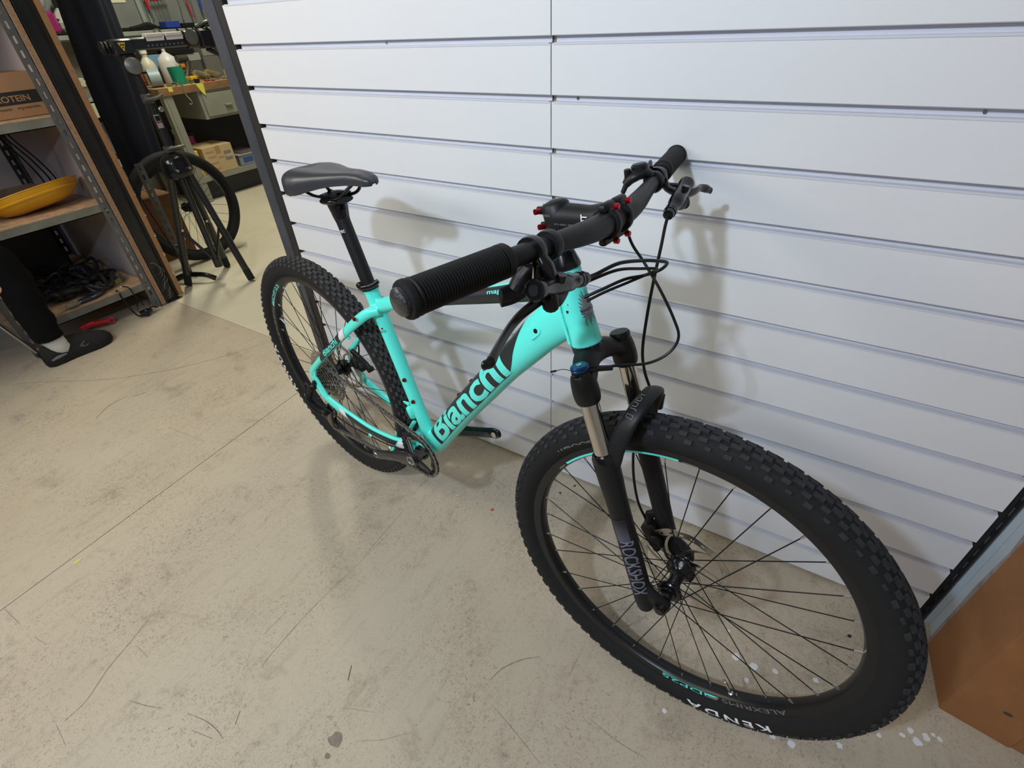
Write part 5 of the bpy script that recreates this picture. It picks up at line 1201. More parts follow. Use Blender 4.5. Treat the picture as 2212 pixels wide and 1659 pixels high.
text_map('stem_lettering', 'TEC', lambda x, y: ST(STC + dS*(.058 - .010*y) + Vector((-dS.z, 0, dS.x))*(.010 - .020*x) + Vector((0, -.0190, 0))), M_wht, stem, .02, 1., 0)
text_map('stem_lettering', 'BTO AERO  OBVIOUS', ssf(.006, .046, -.0065, -.0040, -.0202), M_lgr, stem, .0, 1., 0)
text_map('stem_lettering', 'V84', ssf(-.012, -.001, .004, .008, -.0207), M_lgr, stem, .0, 1., 0)

# ---- handlebar with grips
HBP = [(.9070, -.3480, 1.0292), (.9155, -.2950, 1.0300), (.9265, -.2200, 1.0295), (.9300, -.1500, 1.0240), (.9320, -.0900, 1.0180), (.9310, -.0500, 1.0140), (.9300, 0, 1.0125), (.9290, .0500, 1.0130), (.9230, .0950, 1.0150), (.9130, .1500, 1.0190), (.9000, .2200, 1.0220), (.8840, .3000, 1.0240), (.8680, .3820, 1.0250)]
HBR = [.0111, .0111, .0111, .0118, .0145, .0159, .0159, .0159, .0145, .0118, .0111, .0111, .0111]
mb = SMB(); mb.tube(HBP, HBR, 24, sm=6, up=(1, 0, 0)); hbar = Bld(mb, 'handlebar', M_blk)
def along(P, Q, prof, n=40):
    m = SMB(); m.lathe(prof, axisM(P, Vector(Q) - Vector(P)), n); return m
def grip(P, Q, far=False):
    P, Q = Vector(P), Vector(Q); L_ = (Q - P).length; pr = [(.0, .0), (.0150, .0), (.0178, .0010), (.0188, .0030), (.0188, .0070), (.0172, .0080), (.0172, .0100), (.0182, .0110), (.0182, .0130), (.0172, .0135)]
    s_ = .0145; nr = 31; st_ = (L_ - .028) / nr
    for i in range(nr): z = s_ + i * st_; pr += [(.0164, z), (.0168, z + st_*.22), (.0178, z + st_*.32), (.0178, z + st_*.75), (.0168, z + st_*.85)]
    pr += [(.0160, L_ - .0125), (.0180, L_ - .012), (.0180, L_ - .004), (.0160, L_ - .001), (.0115, L_)]
    return along(P, Q, pr)
g = Bld(grip((.9050, -.3590, 1.0290), (.9265, -.2320, 1.0310)), 'grip', M_grip)
gc = SMB(); Mg = axisM((.9050, -.3590, 1.0290), Vector((.9050, -.3590, 1.0290)) - Vector((.9265, -.2320, 1.0310)))
gc.lathe([(.0, .0068), (.0110, .0062), (.0132, .0045), (.0136, .0030), (.0136, -.001)], Mg, 32); Bld(gc, 'end_cap', mat('carbon_weave_cap', (.03, .03, .032), .3, var=.7, vscale=420, bump=.8, bscale=420, coat=.5), g)
g2 = Bld(grip((.8660, .3880, 1.0252), (.8935, .2500, 1.0230)), 'grip', M_grip)
def clampring(P, d, r=.0165, w=.012): 
    P = Vector(P); d = Vector(d).normalized(); m = SMB(); m.lathe([(.0115, -w/2), (r, -w/2), (r + .001, 0), (r, w/2), (.0115, w/2)], axisM(P, d), 28, closed=True); return m
# brake lever assemblies.  s=-1 right (near), +1 left (at the wall)
def lever(name, bar, hose, body0, body1, blade, clampd):
    m = clampring(bar, clampd, .0170, .011)
    B0, B1 = Vector(body0), Vector(body1); d = (B1 - B0).normalized()
    m.tube([Vector(bar) + Vector((.014, 0, -.004)), Vector(bar) + Vector((.022, 0, -.014)), B0.lerp(B1, .35)], [(.006, .008), (.006, .009), (.007, .008)], 12, sm=3)
    m.tube([Vector(bar) + Vector((.008, 0, -.010)), B0.lerp(B1, .12) + Vector((-.006, 0, 0))], [(.005, .006), (.005, .006)], 10)
    L_ = (B1 - B0).length
    m.lathe([(0, 0), (.0105, 0), (.0125, .002), (.0125, .010), (.0112, .013), (.0112, .035), (.0116, L_*.50), (.0110, L_*.66), (.0094, L_*.68), (.0090, L_*.82), (.0098, L_*.825), (.0098, L_*.86), (.0086, L_*.865), (.0098, L_*.88), (.0098, L_*.91), (.0086, L_*.915), (.0080, L_*.99), (.0060, L_), (0, L_)], axisM(B0, d), 24)
    m.cyl(B0.lerp(B1, .38) + Vector((.006, 0, .006)), B0.lerp(B1, .38) + Vector((.008, 0, .015)), .0062, 14, bev=.001)
    o = Bld(m, name, M_gblk, ang=40)
    pv = SMB(); pv.tube([B0.lerp(B1, .25) + Vector((.0, 0, -.004)), B0.lerp(B1, .22) + Vector((.006, 0, -.020)), Vector(blade[0])], [(.008, .009), (.009, .010), (.010, .007)], 12, sm=3)
    pv.tube([B0.lerp(B1, .18) + Vector((.001, 0, -.008)), B0.lerp(B1, .34) + Vector((.001, 0, -.016)), B0.lerp(B1, .52) + Vector((0, 0, -.009))], [(.007, .008), (.010, .012), (.006, .008)], 14, sm=4)
    Bld(pv, 'pivot_housing', M_pblk, o)
    bl = SMB(); k = len(blade); rr = [(.0050, .0080), (.0045, .0070), (.0042, .0064), (.0040, .0062), (.0040, .0062), (.0042, .0064), (.0048, .0072), (.0030, .0050)]
    bl.tube(blade, lerplist(rr, k), 14, sm=5, up=(1, 0, 0)); bl.ball(blade[-1], (.0034, .0050, .0056), 12)
    Bld(bl, 'brake_lever', M_gblk, o)
    sc = SMB(); sc.cyl(B0 - d*.0008, B0 + d*.0005, .0062, 12); Bld(sc, 'lever_screw', M_pblk, o)
    return o
RL = lever('brake_lever_body', (.9275, -.1900, 1.0265), None, (.9520, -.2220, .9990), (.9490, -.1020, .9700),
      [(.9470, -.1880, .9800), (.9440, -.2050, .9760), (.9380, -.2250, .9680), (.9380, -.2450, .9620), (.9440, -.2680, .9585), (.9510, -.2880, .9570), (.9560, -.3030, .9545), (.9550, -.3110, .9545)], (-.05, 1, -.02))
B0_, B1_ = Vector((.9520, -.2220, .9990)), Vector((.9490, -.1020, .9700)); dL_ = (B1_ - B0_).normalized(); nL_ = Vector((.88, .15, .45)); nL_ = (nL_ - dL_ * dL_.dot(nL_)).normalized(); tL_ = nL_.cross(dL_)
if tL_.z < 0: tL_ = -tL_
text_map('lever_lettering', 'SHIMANO', lambda x, y: ST(B0_ + dL_*(.042 + .026*x) + tL_*(.0035 + .0030*y) + nL_*.0118), M_lgr, RL, .0, 1., 0)
LL = lever('brake_lever_body', (.9010, .2130, 1.0215), None, (.9430, .2420, 1.0130), (.9560, .1380, .9880),
      [(.9440, .2200, 1.0000), (.9530, .2430, .9990), (.9560, .2620, 1.0000), (.9540, .2800, .9990), (.9600, .2960, .9950), (.9650, .3080, .9900)], (.1, 1, 0))
# shifter pod below the right lever, lockout remote on the left
m = clampring((.9300, -.1600, 1.0250), (-.04, 1, -.03), .0170, .012)
m.tube([(.922, -.165, 1.010), (.905, -.172, .988), (.898, -.180, .972)], [(.008, .010), (.012, .016), (.010, .016)], 14, sm=4)
m.tube([(.920, -.168, .990), (.922, -.152, .972), (.915, -.132, .958)], [(.012, .018), (.020, .022), (.012, .014)], 16, sm=4)
m.tube([(.907, -.168, .976), (.897, -.185, .970), (.892, -.202, .970)], [(.012, .006), (.011, .005), (.009, .004)], 12, sm=4)
shp = Bld(m, 'shifter', M_pblk)
m = SMB(); m.tube([(.905, -.160, .968), (.893, -.178, .960), (.886, -.195, .958)], [(.008, .003), (.010, .003), (.008, .003)], 10, sm=4); Bld(m, 'shift_paddle', M_pblk, shp)
m = clampring((.9060, .1900, 1.0205), (.1, 1, 0), .0165, .010)
m.tube([(.902, .186, 1.030), (.890, .176, 1.036), (.879, .164, 1.030), (.872, .157, 1.018)], [(.008, .010), (.010, .016), (.009, .014), (.006, .007)], 14, sm=4)
m.tube([(.873, .158, 1.018), (.870, .155, 1.006)], [.0045, .004], 10)
m.cyl((.888, .175, 1.030), (.884, .174, 1.049), .0135, 20, bev=.003); m.cyl((.874, .160, 1.028), (.872, .158, 1.042), .0055, 12, bev=.001)
m.tube([(.896, .196, 1.036), (.886, .214, 1.040), (.880, .230, 1.038)], [(.007, .004), (.008, .004), (.006, .003)], 10, sm=3)
lo = Bld(m, 'lockout_remote', M_pblk)

# ---- hoses and cables
def hose(name, pts, r=.0025, m=None, par=None):
    mb = SMB(); mb.tube(pts, r, 10, sm=7); return Bld(mb, name, m or M_pblk, par)
hose('front_brake_hose', [(.956, .140, .988), (.958, .128, .975), (.963, .110, .950), (.967, .090, .905), (.970, .076, .850), (.974, .068, .790), (.985, .062, .755), (.998, .066, .722), (1.004, .078, .690), (1.005, .082, .660)])
hose('front_brake_hose', [(1.002, .040, .690), (.998, .030, .640), (1.005, .030, .560), (1.020, .040, .480), (1.040, .052, .425)])
hose('rear_brake_hose', [(.949, -.102, .970), (.952, -.080, .968), (.966, -.045, .974), (.980, .000, .966), (.990, .030, .958), (.995, .055, .948), (.982, .068, .930), (.962, .058, .920), (.940, .040, .915), (.915, .010, .902), (.878, -.020, .880)])
hose('shift_cable', [(.925, -.105, .950), (.940, -.080, .955), (.962, -.040, .962), (.975, .010, .950), (.985, .045, .940), (.970, .060, .925), (.945, .045, .910), (.915, .010, .895), (.878, -.022, .868)], .0022)
hose('lockout_cable', [(.872, .150, 1.006), (.880, .130, .998), (.905, .090, .990), (.935, .060, .965), (.965, .045, .945), (.998, .035, .915), (1.024, .040, .873), (1.036, .040, .845), (1.028, .030, .820), (1.006, .010, .805), (.975, -.020, .806), (.960, -.042, .809), (.948, -.056, .811)], .0022)

# ---- suspension fork
def leg(z): return Vector((.9310 + (.808 - z) * .3739, 0, z))     # leg axis, u(z)
fk = SMB()
for s in (-1, 1):
    p0, p1 = leg(.800) + Vector((0, s*.066, 0)), leg(.754) + Vector((0, s*.066, 0))
    fk.lathe([(.0, -.001), (.0165, -.001), (.0180, .003), (.0200, .012), (.0212, .026), (.0210, .038), (.0195, .046), (.0175, .049), (.0, .049)], axisM(p0, p1 - p0), 30)
fk.tube([(.938, -.066, .776), (.934, -.052, .788), (.922, -.030, .796), (.914, 0, .796), (.922, .030, .796), (.934, .052, .788), (.938, .066, .776)], [(.012, .018), (.014, .019), (.017, .021), (.019, .023), (.017, .021), (.014, .019), (.012, .018)], 24, sm=6, up=(0, 0, 1))
fk.tube([HB - SD*.001, HB - SD*.012, HB - SD*.030], [.0250, .0245, .0190], 30)
crown = Bld(fk, 'fork_crown', M_blk, ang=60)
md = crown.modifiers.new('soft', 'REMESH'); md.mode = 'VOXEL'; md.voxel_size = .0015; md.use_smooth_shade = True
sm2 = crown.modifiers.new('smooth', 'CORRECTIVE_SMOOTH'); sm2.iterations = 6; sm2.use_only_smooth = True
for s in (-1, 1):
    mb = SMB(); mb.cyl(leg(.770) + Vector((0, s*.066, 0)), leg(.640) + Vector((0, s*.066, 0)), .0151, 32); Bld(mb, 'stanchion', M_chr)
# blue compression knob with cable stop, black cap on the far leg
kn = SMB(); Kd = SD; K0 = leg(.797) + Vector((0, -.066, 0))
kn.lathe([(0, .0), (.0155, .0), (.0160, .003), (.0145, .006), (.0145, .008), (0, .008)], axisM(K0, Kd), 26); Bld(kn, 'leg_cap', M_gblk, crown)
kn = SMB(); kn.lathe([(0, .008), (.0130, .008), (.0142, .010), (.0142, .0125), (.0132, .0135), (.0142, .0145), (.0142, .0165), (.0125, .018), (0, .018)], axisM(K0, Kd), 30); knob = Bld(kn, 'lockout_knob', M_blu, crown)
kn = SMB(); kn.lathe([(0, .018), (.0045, .018), (.0045, .0192), (.0020, .0192), (.0018, .0182), (0, .0182)], axisM(K0, Kd), 16); Bld(kn, 'knob_screw', M_nip, crown)
kn = SMB(); kn.tube([K0 + Kd*.011 + Vector((.012, .006, 0)), Vector((.955, -.050, .809)), Vector((.968, -.034, .8065))], [(.0045, .004), (.0045, .0045), (.0042, .0042)], 10); Bld(kn, 'cable_stop', M_gblk, crown)
kn = SMB(); kn.tube([K0 + Kd*.010 + Vector((-.006, -.010, 0)), (.915, -.086, .812), (.902, -.090, .806)], [.0006, .0006, .0006], 6, sm=4); kn.tube([(.904, -.0895, .807), (.896, -.092, .8035)], [.0017, .0017], 8); Bld(kn, 'cable_tail', M_pblk, crown)
kn = SMB(); K1 = leg(.799) + Vector((0, .066, 0)); kn.lathe([(0, -.002), (.0165, -.002), (.0172, .003), (.0172, .010), (.0150, .013), (0, .0135)], axisM(K1, Kd), 26); kn.cbox((0, 0, 0), (.012, .020, .010), M=axisM(K1 + Vector((-.008, .002, .005)), Kd), bev=.002); Bld(kn, 'air_cap', M_pblk, crown, ang=45)
# lowers with arch
lw = SMB()
for s in (-1, 1):
    q = lambda z, s=s: leg(z) + Vector((0, s*.066, 0))
    lw.tube([q(.660), q(.655), q(.640), q(.615), q(.580), q(.500), q(.420), q(.365), q(.345), q(.338)], [.0190, .0212, .0214, .0208, .0188, .0182, .0178, .0176, .0150, .0060], 28, up=(0, 1, 0), sm=2)
    # forward dropout lug and axle boss
    lw.tube([q(.405), q(.385) + Vector((.018, 0, 0)), Vector((1.126, s*.062, .372)), Vector((1.131, s*.062, .367))], [(.010, .014), (.010, .015), (.0085, .015), (.008, .012)], 14, sm=3, up=(0, 1, 0))
    lw.cyl((WB, s*.053, AXc), (WB, s*.068, AXc), .0135, 20)
for dz, rr in ((.006, .0150), (0, .016)):
    pass
lw.tube([(.998, -.066, .655), (1.004, -.064, .690), (1.012, -.052, .728), (1.016, -.030, .748), (1.018, 0, .754), (1.016, .030, .748), (1.012, .052, .728), (1.004, .064, .690), (.998, .066, .655)],
        [(.0190, .0075), (.0160, .0070), (.0150, .0065), (.0160, .0065), (.0165, .0065), (.0160, .0065), (.0150, .0065), (.0160, .0070), (.0190, .0075)], 16, sm=6, up=(1, 0, .35))
low = Bld(lw, 'fork_lowers', M_blk, ang=60)
md = low.modifiers.new('soft', 'REMESH'); md.mode = 'VOXEL'; md.voxel_size = .0016; md.use_smooth_shade = True
sm3 = low.modifiers.new('smooth', 'CORRECTIVE_SMOOTH'); sm3.iterations = 6; sm3.use_only_smooth = True
for s in (-1, 1):
    q = lambda z, s=s: leg(z) + Vector((0, s*.066, 0)); mb = SMB(); mb.lathe([(.0152, .004), (.0165, .006), (.0195, .002), (.0200, -.002), (.0212, -.004), (.0212, -.008)], axisM(q(.662), q(.70) - q(.66)), 30); Bld(mb, 'wiper_seal', M_gblk, low)
ax = SMB(); ax.cyl((WB, -.078, AXc), (WB, .078, AXc), .0048, 14); ax.lathe([(0, 0), (.0095, 0), (.0115, .003), (.0110, .011), (.0070, .014), (0, .014)], axisM((WB, -.066, AXc), (0, -1, 0)), 20)
ax.lathe([(0, 0), (.0095, 0), (.0095, .010), (0, .012)], axisM((WB, .066, AXc), (0, 1, 0)), 18); Bld(ax, 'front_axle', M_gblk, low)
ql = SMB(); ql.tube([(WB, .078, AXc), (1.115, .084, .372), (1.075, .088, .392)], [(.006, .005), (.007, .004), (.006, .003)], 10, sm=3); Bld(ql, 'axle_lever', M_gblk, low)
def legsurf(z, a, off=.0007, s=-1):   # a 0 near side, 90 forward
    r = .0181; f = Vector((SD.z, 0, -SD.x)); return leg(z) + Vector((0, s*.066, 0)) + Vector((0, -cos(a), 0)) * (r + off) + f * sin(a) * (r + off)
text_map('fork_lettering', 'ROCKSHOX', lambda x, y: ST(legsurf(.5055 - .118*x, rad(-14 + 78*y), .0012)), mat('blue_grey_print', (.15, .16, .215), .5), low, .012, .95, .35)
mb = SMB(); vs = []
for i in range(13):
    for j in range(9): vs.append(legsurf(.550 - .044*i/12, rad(-22 + 72*j/8), .0010))
mb.add(vs, [(i*9+j, i*9+j+1, (i+1)*9+j+1, (i+1)*9+j) for i in range(12) for j in range(8)])
M_fade = bpy.data.materials.new('fading_grey_print'); M_fade.use_nodes = True
nt = M_fade.node_tree; b = nt.nodes['Principled BSDF']; b.inputs['Roughness'].default_value = .45
tc = nt.nodes.new('ShaderNodeTexCoord'); sx = nt.nodes.new('ShaderNodeSeparateXYZ'); mr = nt.nodes.new('ShaderNodeMapRange'); cr_ = nt.nodes.new('ShaderNodeValToRGB')
nt.links.new(tc.outputs['Object'], sx.inputs[0]); nt.links.new(sx.outputs[2], mr.inputs[0]); mr.inputs[1].default_value = .548; mr.inputs[2].default_value = .508
cr_.color_ramp.elements[0].color = (.013, .013, .015, 1); cr_.color_ramp.elements[1].color = (.085, .088, .12, 1); nt.links.new(mr.outputs[0], cr_.inputs[0]); nt.links.new(cr_.outputs[0], b.inputs['Base Color'])
Bld(mb, 'fork_print', M_fade, low)
ARP = crom([(.998, -.066, .655), (1.004, -.064, .690), (1.012, -.052, .728), (1.016, -.030, .748), (1.018, 0, .754), (1.016, .030, .748)], 12)
def arch_pt(s, lat, off):
    L_ = 0
    for i in range(len(ARP) - 1):
        d = ARP[i+1] - ARP[i]
        if L_ + d.length >= s: break
        L_ += d.length
    t = d.normalized(); up_ = Vector((1, 0, .35)); x = (up_ - t * t.dot(up_)).normalized(); y = x.cross(t)
    if y.z < 0: y = -y
    return ST(ARP[i] + t * (s - L_) + x * lat + y * (.0069 + off - .15 * lat * lat * 60))
text_map('fork_lettering', 'JUDY', lambda x, y: arch_pt(.098 + .034*x, .0060 - .0120*y, .0012), M_lgr, low, .0, 1.1, .5)
mb = MB(); 
for (a0, a1, b0, b1) in ((.086, .092, -.006, -.005), (.086, .092, .005, .006), (.086, .0867, -.006, .006), (.0913, .092, -.006, .006)): mb.add([arch_pt(a0, b0, .0012), arch_pt(a1, b0, .0012), arch_pt(a1, b1, .0012), arch_pt(a0, b1, .0012)], [(0, 1, 2, 3)])
Bld(mb, 'fork_mark', M_lgr, low, smooth=False)
# front caliper
cl = SMB(); cc = Vector((1.062, .0505, .400))
Mc = axisM(cc, (0, 1, 0), (.5, 0, 1))
cl.cbox((0, 0, 0), (.058, .034, .030), M=Mc @ Matrix.Rotation(.5, 4, 'Z'), bev=.006); cl.cyl(cc + Vector((.008, -.024, .004)), cc + Vector((.008, -.016, .004)), .014, 18, bev=.002)
cl.tube([cc + Vector((-.020, .004, .042)), cc + Vector((-.012, .002, .020)), cc + Vector((.002, 0, -.018)), cc + Vector((.010, .004, -.044))], [(.008, .007)] * 4, 12, sm=3)
cl.tube([leg(.455) + Vector((0, .060, 0)), cc + Vector((-.022, .004, .040))], [(.010, .008), (.008, .007)], 12); cl.tube([leg(.40) + Vector((.0, .062, 0)), cc + Vector((.010, .004, -.040))], [(.010, .008), (.007, .007)], 12)
Bld(cl, 'front_caliper', M_blk, ang=45)
hd = SMB(); hd.cbox((1.012, .084, .690), (.016, .012, .034), bev=.003); Bld(hd, 'hose_guide', M_pblk, low)

# ---- seatpost, saddle
sp = MB(); pD = stD; spT = stT + Vector((-.0525, 0, .1600)) * 1.0
spT = BB + stD * ((.905 - BB.z) / stD.z)
sp.tube([stT - stD*.02, stT + stD*.03, spT - stD*.05, spT - stD*.02, spT], [.0156, .0156, .0156, .0158, (.0190, .0150)], 28, up=(0, 1, 0)); seatpost = Bld(sp, 'seatpost', M_blk)
text_map('post_lettering', 'TEC', lambda x, y: spT - stD*(.042 - .006*y) + Vector((0, -cos(rad(-8+52*x)), 0))*.0162 + Vector((stD.z, 0, -stD.x))*sin(rad(-8+52*x))*.0162, M_wht, seatpost, .03, 1.1, 0)
stl = MB()
for i in range(1): stl.add([BB + stD*(.47 + .085*i_/6) + Vector((0, -cos(rad(a)), 0))*.0160 + Vector((stD.z, 0, -stD.x))*sin(rad(a))*.0160 for i_ in range(7) for a in (-22, -10, 0, 10)], [(i_*4+j, i_*4+j+1, i_*4+5+j, i_*4+4+j) for i_ in range(6) for j in range(3)])
cl = MB(); cl.lathe([(.0165, -.008), (.0205, -.008), (.0215, 0), (.0205, .007), (.0165, .007)], axisM(stT + stD*.006, stD), 30, closed=True)
cl.cbox((0, 0, 0), (.014, .020, .012), M=axisM(stT + stD*.006 + Vector((-.024, -.004, 0)), stD), bev=.003)
clo = Bld(cl, 'seat_clamp', M_gblk, ang=45)
cl = MB(); ctr = stT + stD*.010
cl.tube([ctr + Vector((-.016, -.020, 0)), ctr + Vector((.006, -.027, .002)), ctr + Vector((.022, -.022, .006)), ctr + Vector((.034, -.010, .012)), ctr + Vector((.042, .000, .020))], [(.0050, .0040), (.0060, .0040), (.0060, .0040), (.0065, .0045), (.0050, .0040)], 12, sm=4)
Bld(cl, 'clamp_lever', M_gblk, clo)
cl = MB(); cl.cyl(ctr + Vector((-.030, -.012, -.004)), ctr + Vector((-.026, .010, -.004)), .0042, 12); Bld(cl, 'clamp_bolt', M_red, clo)
text_map('clamp_lettering', 'PROMAX', lambda x, y: stT + stD*(.003 + .0058*y) + Vector((0, -cos(rad(-35+70*x)), 0))*.0220 + Vector((stD.z, 0, -stD.x))*sin(rad(-35+70*x))*.0220, M_wht, clo, .03, 1., 0)
# saddle shell: loft along u
sd_ = MB(); secs = []
#      u,    half width, top z, edge drop
SAD = [(.1360, .030, .9800, .012), (.1410, .050, .9870, .028), (.1540, .065, .9920, .040), (.1780, .0715, .9950, .047), (.2050, .068, .9960, .043), (.2350, .057, .9960, .034), (.2650, .044, .9970, .027), (.3000, .034, 1.0000, .023), (.3400, .0265, 1.0040, .021), (.3720, .0225, 1.0040, .018), (.3920, .0185, 1.0000, .014), (.4010, .0120, .9955, .009), (.4045, .0050, .9910, .004)]
SADi = lerplist(SAD, 45)
n_ = 23
def sadp(i, j, off=0):
    u, hw, tz, dr_ = SADi[i]; a = -1 + 2 * j / (n_ - 1); sgn = 1 if a > 0 else -1; A = abs(a)
    y = hw * min(1, sin(min(1., A * 1.18) * pi/2) ** .95) * (1.0 + (.02 * (A - .85) if A > .85 else 0))
    z = tz - dr_ * A ** 2.6 - .0045 * math.exp(-(a*5)**2) * (1 if .17 < u < .34 else .3)
    return Vector((u, y * sgn, z + off))
vs = [sadp(i, j) for i in range(45) for j in range(n_)]
vs += [Vector((v.x + (.271 - v.x) * .03, v.y * .94, min(v.z - .004, sadp(i, 0).z + .004 + .010 * (1 - (abs(j - 11) / 11) ** 2)))) for i in range(45) for j in range(n_) for v in [sadp(i, j)]]
N0 = 45 * n_
fs = [(i*n_+j, i*n_+j+1, (i+1)*n_+j+1, (i+1)*n_+j) for i in range(44) for j in range(n_-1)] + [(N0+i*n_+j, N0+(i+1)*n_+j, N0+(i+1)*n_+j+1, N0+i*n_+j+1) for i in range(44) for j in range(n_-1)]
fs += [(i*n_, (i+1)*n_, N0+(i+1)*n_, N0+i*n_) for i in range(44)] + [(i*n_+n_-1, N0+i*n_+n_-1, N0+(i+1)*n_+n_-1, (i+1)*n_+n_-1) for i in range(44)]
fs += [(j, N0+j, N0+j+1, j+1) for j in range(n_-1)] + [(44*n_+j, 44*n_+j+1, N0+44*n_+j+1, N0+44*n_+j) for j in range(n_-1)]
sd_.add(vs, fs)
saddle = Bld(sd_, 'saddle', mat('saddle_cover', (.035, .036, .042), .38, spec=.5, bump=.06, bscale=500), ang=80)
rp = MB()     # darker rear side panels
for sgn in (-1, 1):
    rows_ = []
    for i in range(5, 19):
        rows_.append([sadp(i, (j if sgn > 0 else n_ - 1 - j), .0006) + Vector((0, -sgn * .0009, 0)) for j in range(0, 7)])
    b0 = len(rp.v)
    rp.add([p for r_ in rows_ for p in r_], [(i*7+j, i*7+j+1, (i+1)*7+j+1, (i+1)*7+j) for i in range(13) for j in range(6)])
text_map('saddle_lettering', 'VECTOR', lambda x, y: Vector((.286 + .034*x, -.0300 + .0035*x - .002*y, .9730 + .0035*x + .0060*y)), M_lgr, saddle, .02, 1., 0)
rl = MB()
for s in (-1, 1):
    rl.tube([(.160, s*.030, .962), (.172, s*.026, .945), (.196, s*.022, .9380), (.240, s*.022, .9400), (.280, s*.022, .9440), (.310, s*.020, .956), (.335, s*.013, .974), (.352, s*.008, .986)], .0035, 10, sm=5)
rails = Bld(rl, 'saddle_rails', M_gblk, saddle)
rc = MB(); hd_ = Vector((.2500, 0, .9330))
rc.tube([hd_ + Vector((-.030, 0, -.003)), hd_ + Vector((-.018, 0, -.002)), hd_ + Vector((.018, 0, .002)), hd_ + Vector((.032, 0, .003))], [(.024, .006), (.030, .011), (.030, .011), (.022, .006)], 20, sm=3, up=(0, 1, 0))
rc.tube([hd_ + Vector((-.020, 0, .010)), hd_ + Vector((.018, 0, .013))], [(.030, .004), (.030, .004)], 12, up=(0, 1, 0))
rc.tube([spT - stD*.012, hd_ + Vector((0, 0, -.006))], [(.017, .016), (.024, .018)], 20, up=(0, 1, 0))
for d_u in (-.024, .026): rc.cyl(hd_ + Vector((d_u, 0, -.022)), hd_ + Vector((d_u*.9, 0, .018)), .0035, 10)
rc.cyl(hd_ + Vector((.026, -.004, -.030)), hd_ + Vector((.026, -.004, -.016)), .0055, 10)
Bld(rc, 'rail_clamp', M_gblk, ang=50)

# ---- drivetrain
def toothed(nt_, r, w0, w1, c, inner, teeth_h=.0042, seg=6):
    """chainring / sprocket"""
    m = MB(); LM = Matrix(((1, 0, 0, c[0]), (0, 0, 1, 0), (0, -1, 0, c[2]), (0, 0, 0, 1))); n = nt_ * seg; h = (.0, .35, 1., 1., .35, 0)
    m.ring(lambda i: inner, lambda i: r - teeth_h*.5 + teeth_h * h[i % seg], w0, w1, LM, n); return m
cas = MB(); cas.lathe([(.0085, -.0655), (.0160, -.0655), (.0175, -.0640), (.0175, -.024), (.0085, -.024)], Matrix(((1, 0, 0, 0), (0, 0, 1, 0), (0, -1, 0, AXc), (0, 0, 0, 1))), 24, closed=True)
cass = Bld(cas, 'cassette', M_chain)
M_cog = mat('sprocket_steel', (.50, .47, .43), .36, metal=1., var=.35, vscale=120)
TE = [11, 13, 15, 18, 21, 24, 28, 32, 37, 42]
for k, t in enumerate(TE):
    r = .0127 / 2 / sin(pi / t); w = -.0630 + .00385 * k
    m = toothed(t, r, w - .0009, w + .0009, (0, 0, AXc), max(.016, r - (.010 if t < 24 else .008)))
    if t >= 18:
        LM2 = Matrix(((1, 0, 0, 0), (0, 0, 1, 0), (0, -1, 0, AXc), (0, 0, 0, 1)))
        for q in range(6):
            a = q * pi/3 + k * .35; m.prism([(.016*cos(a-.25), .016*sin(a-.25)), ((r-.007)*cos(a-.06+.3), (r-.007)*sin(a-.06+.3)), ((r-.007)*cos(a+.10+.3), (r-.007)*sin(a+.10+.3)), (.016*cos(a+.25), .016*sin(a+.25))], w - .0008, w + .0008, LM2)
    Bld(m, 'sprocket', M_cog, cass, smooth=False)
CL = -.0490; rC = .0127 / 2 / sin(pi / 34)
ring = Bld(toothed(34, rC, CL - .0010, CL + .0010, (BB.x, 0, BB.z), rC - .0145), 'chainring', M_blk, smooth=False)
gr = toothed(28, rC - .016, CL + .0035, CL + .0055, (BB.x, 0, BB.z), rC - .028, .003); Bld(gr, 'inner_guard', M_stl, ring, smooth=False)
ca = math.atan2(.252 - .318, .290 - .444)
cdv = Vector((cos(ca), 0, sin(ca)))
cn = MB()
Cw = -.0730
def crankarm(m, s, d):
    c0 = Vector((BB.x, 0, BB.z)); y = s
    m.tube([c0 + Vector((0, y*.050, 0)), c0 + Vector((0, y*.074, 0))], [.0165, .0185], 24)
    m.tube([c0 - d*.010 + Vector((0, y*.070, 0)), c0 + d*.010 + Vector((0, y*.071, 0)), c0 + d*.040 + Vector((0, y*.0735, 0)), c0 + d*.090 + Vector((0, y*.0775, 0)), c0 + d*.140 + Vector((0, y*.0820, 0)), c0 + d*.166 + Vector((0, y*.0835, 0)), c0 + d*.182 + Vector((0, y*.084, 0)), c0 + d*.186 + Vector((0, y*.084, 0))],
           [(.008, .014), (.010, .0185), (.0095, .0180), (.0085, .0155), (.0075, .0150), (.0068, .0160), (.0060, .0110), (.0030, .0050)], 20, sm=5, up=(0, 1, 0))
crankarm(cn, -1, cdv)
for q in range(4):
    a = q * pi/2 + rad(22) + ca; dv_ = Vector((cos(a), 0, sin(a))); c0 = Vector((BB.x, 0, BB.z))
    cn.tube([c0 + dv_*.008 + Vector((0, -.066, 0)), c0 + dv_*.026 + Vector((0, -.060, 0)), c0 + dv_*(rC - .018) + Vector((0, -.0535, 0)), c0 + dv_*(rC - .010) + Vector((0, -.0515, 0))], [(.005, .013), (.005, .0105), (.0035, .0085), (.003, .007)], 14, sm=3, up=(0, 1, 0))
crk = Bld(cn, 'crank_arm', mat('dark_anodised_crank', (.045, .044, .046), .33, metal=.5, coat=.2), ang=60)
dt = MB(); c0 = Vector((BB.x, 0, BB.z)); Mq = axisM(c0 + Vector((0, -.0805, 0)), (0, -1, 0)); dt.lathe([(.0085, -.002), (.0100, .0012), (.0135, .0012), (.0145, -.003)], Mq, 28); Bld(dt, 'crank_cap', M_stl, crk)
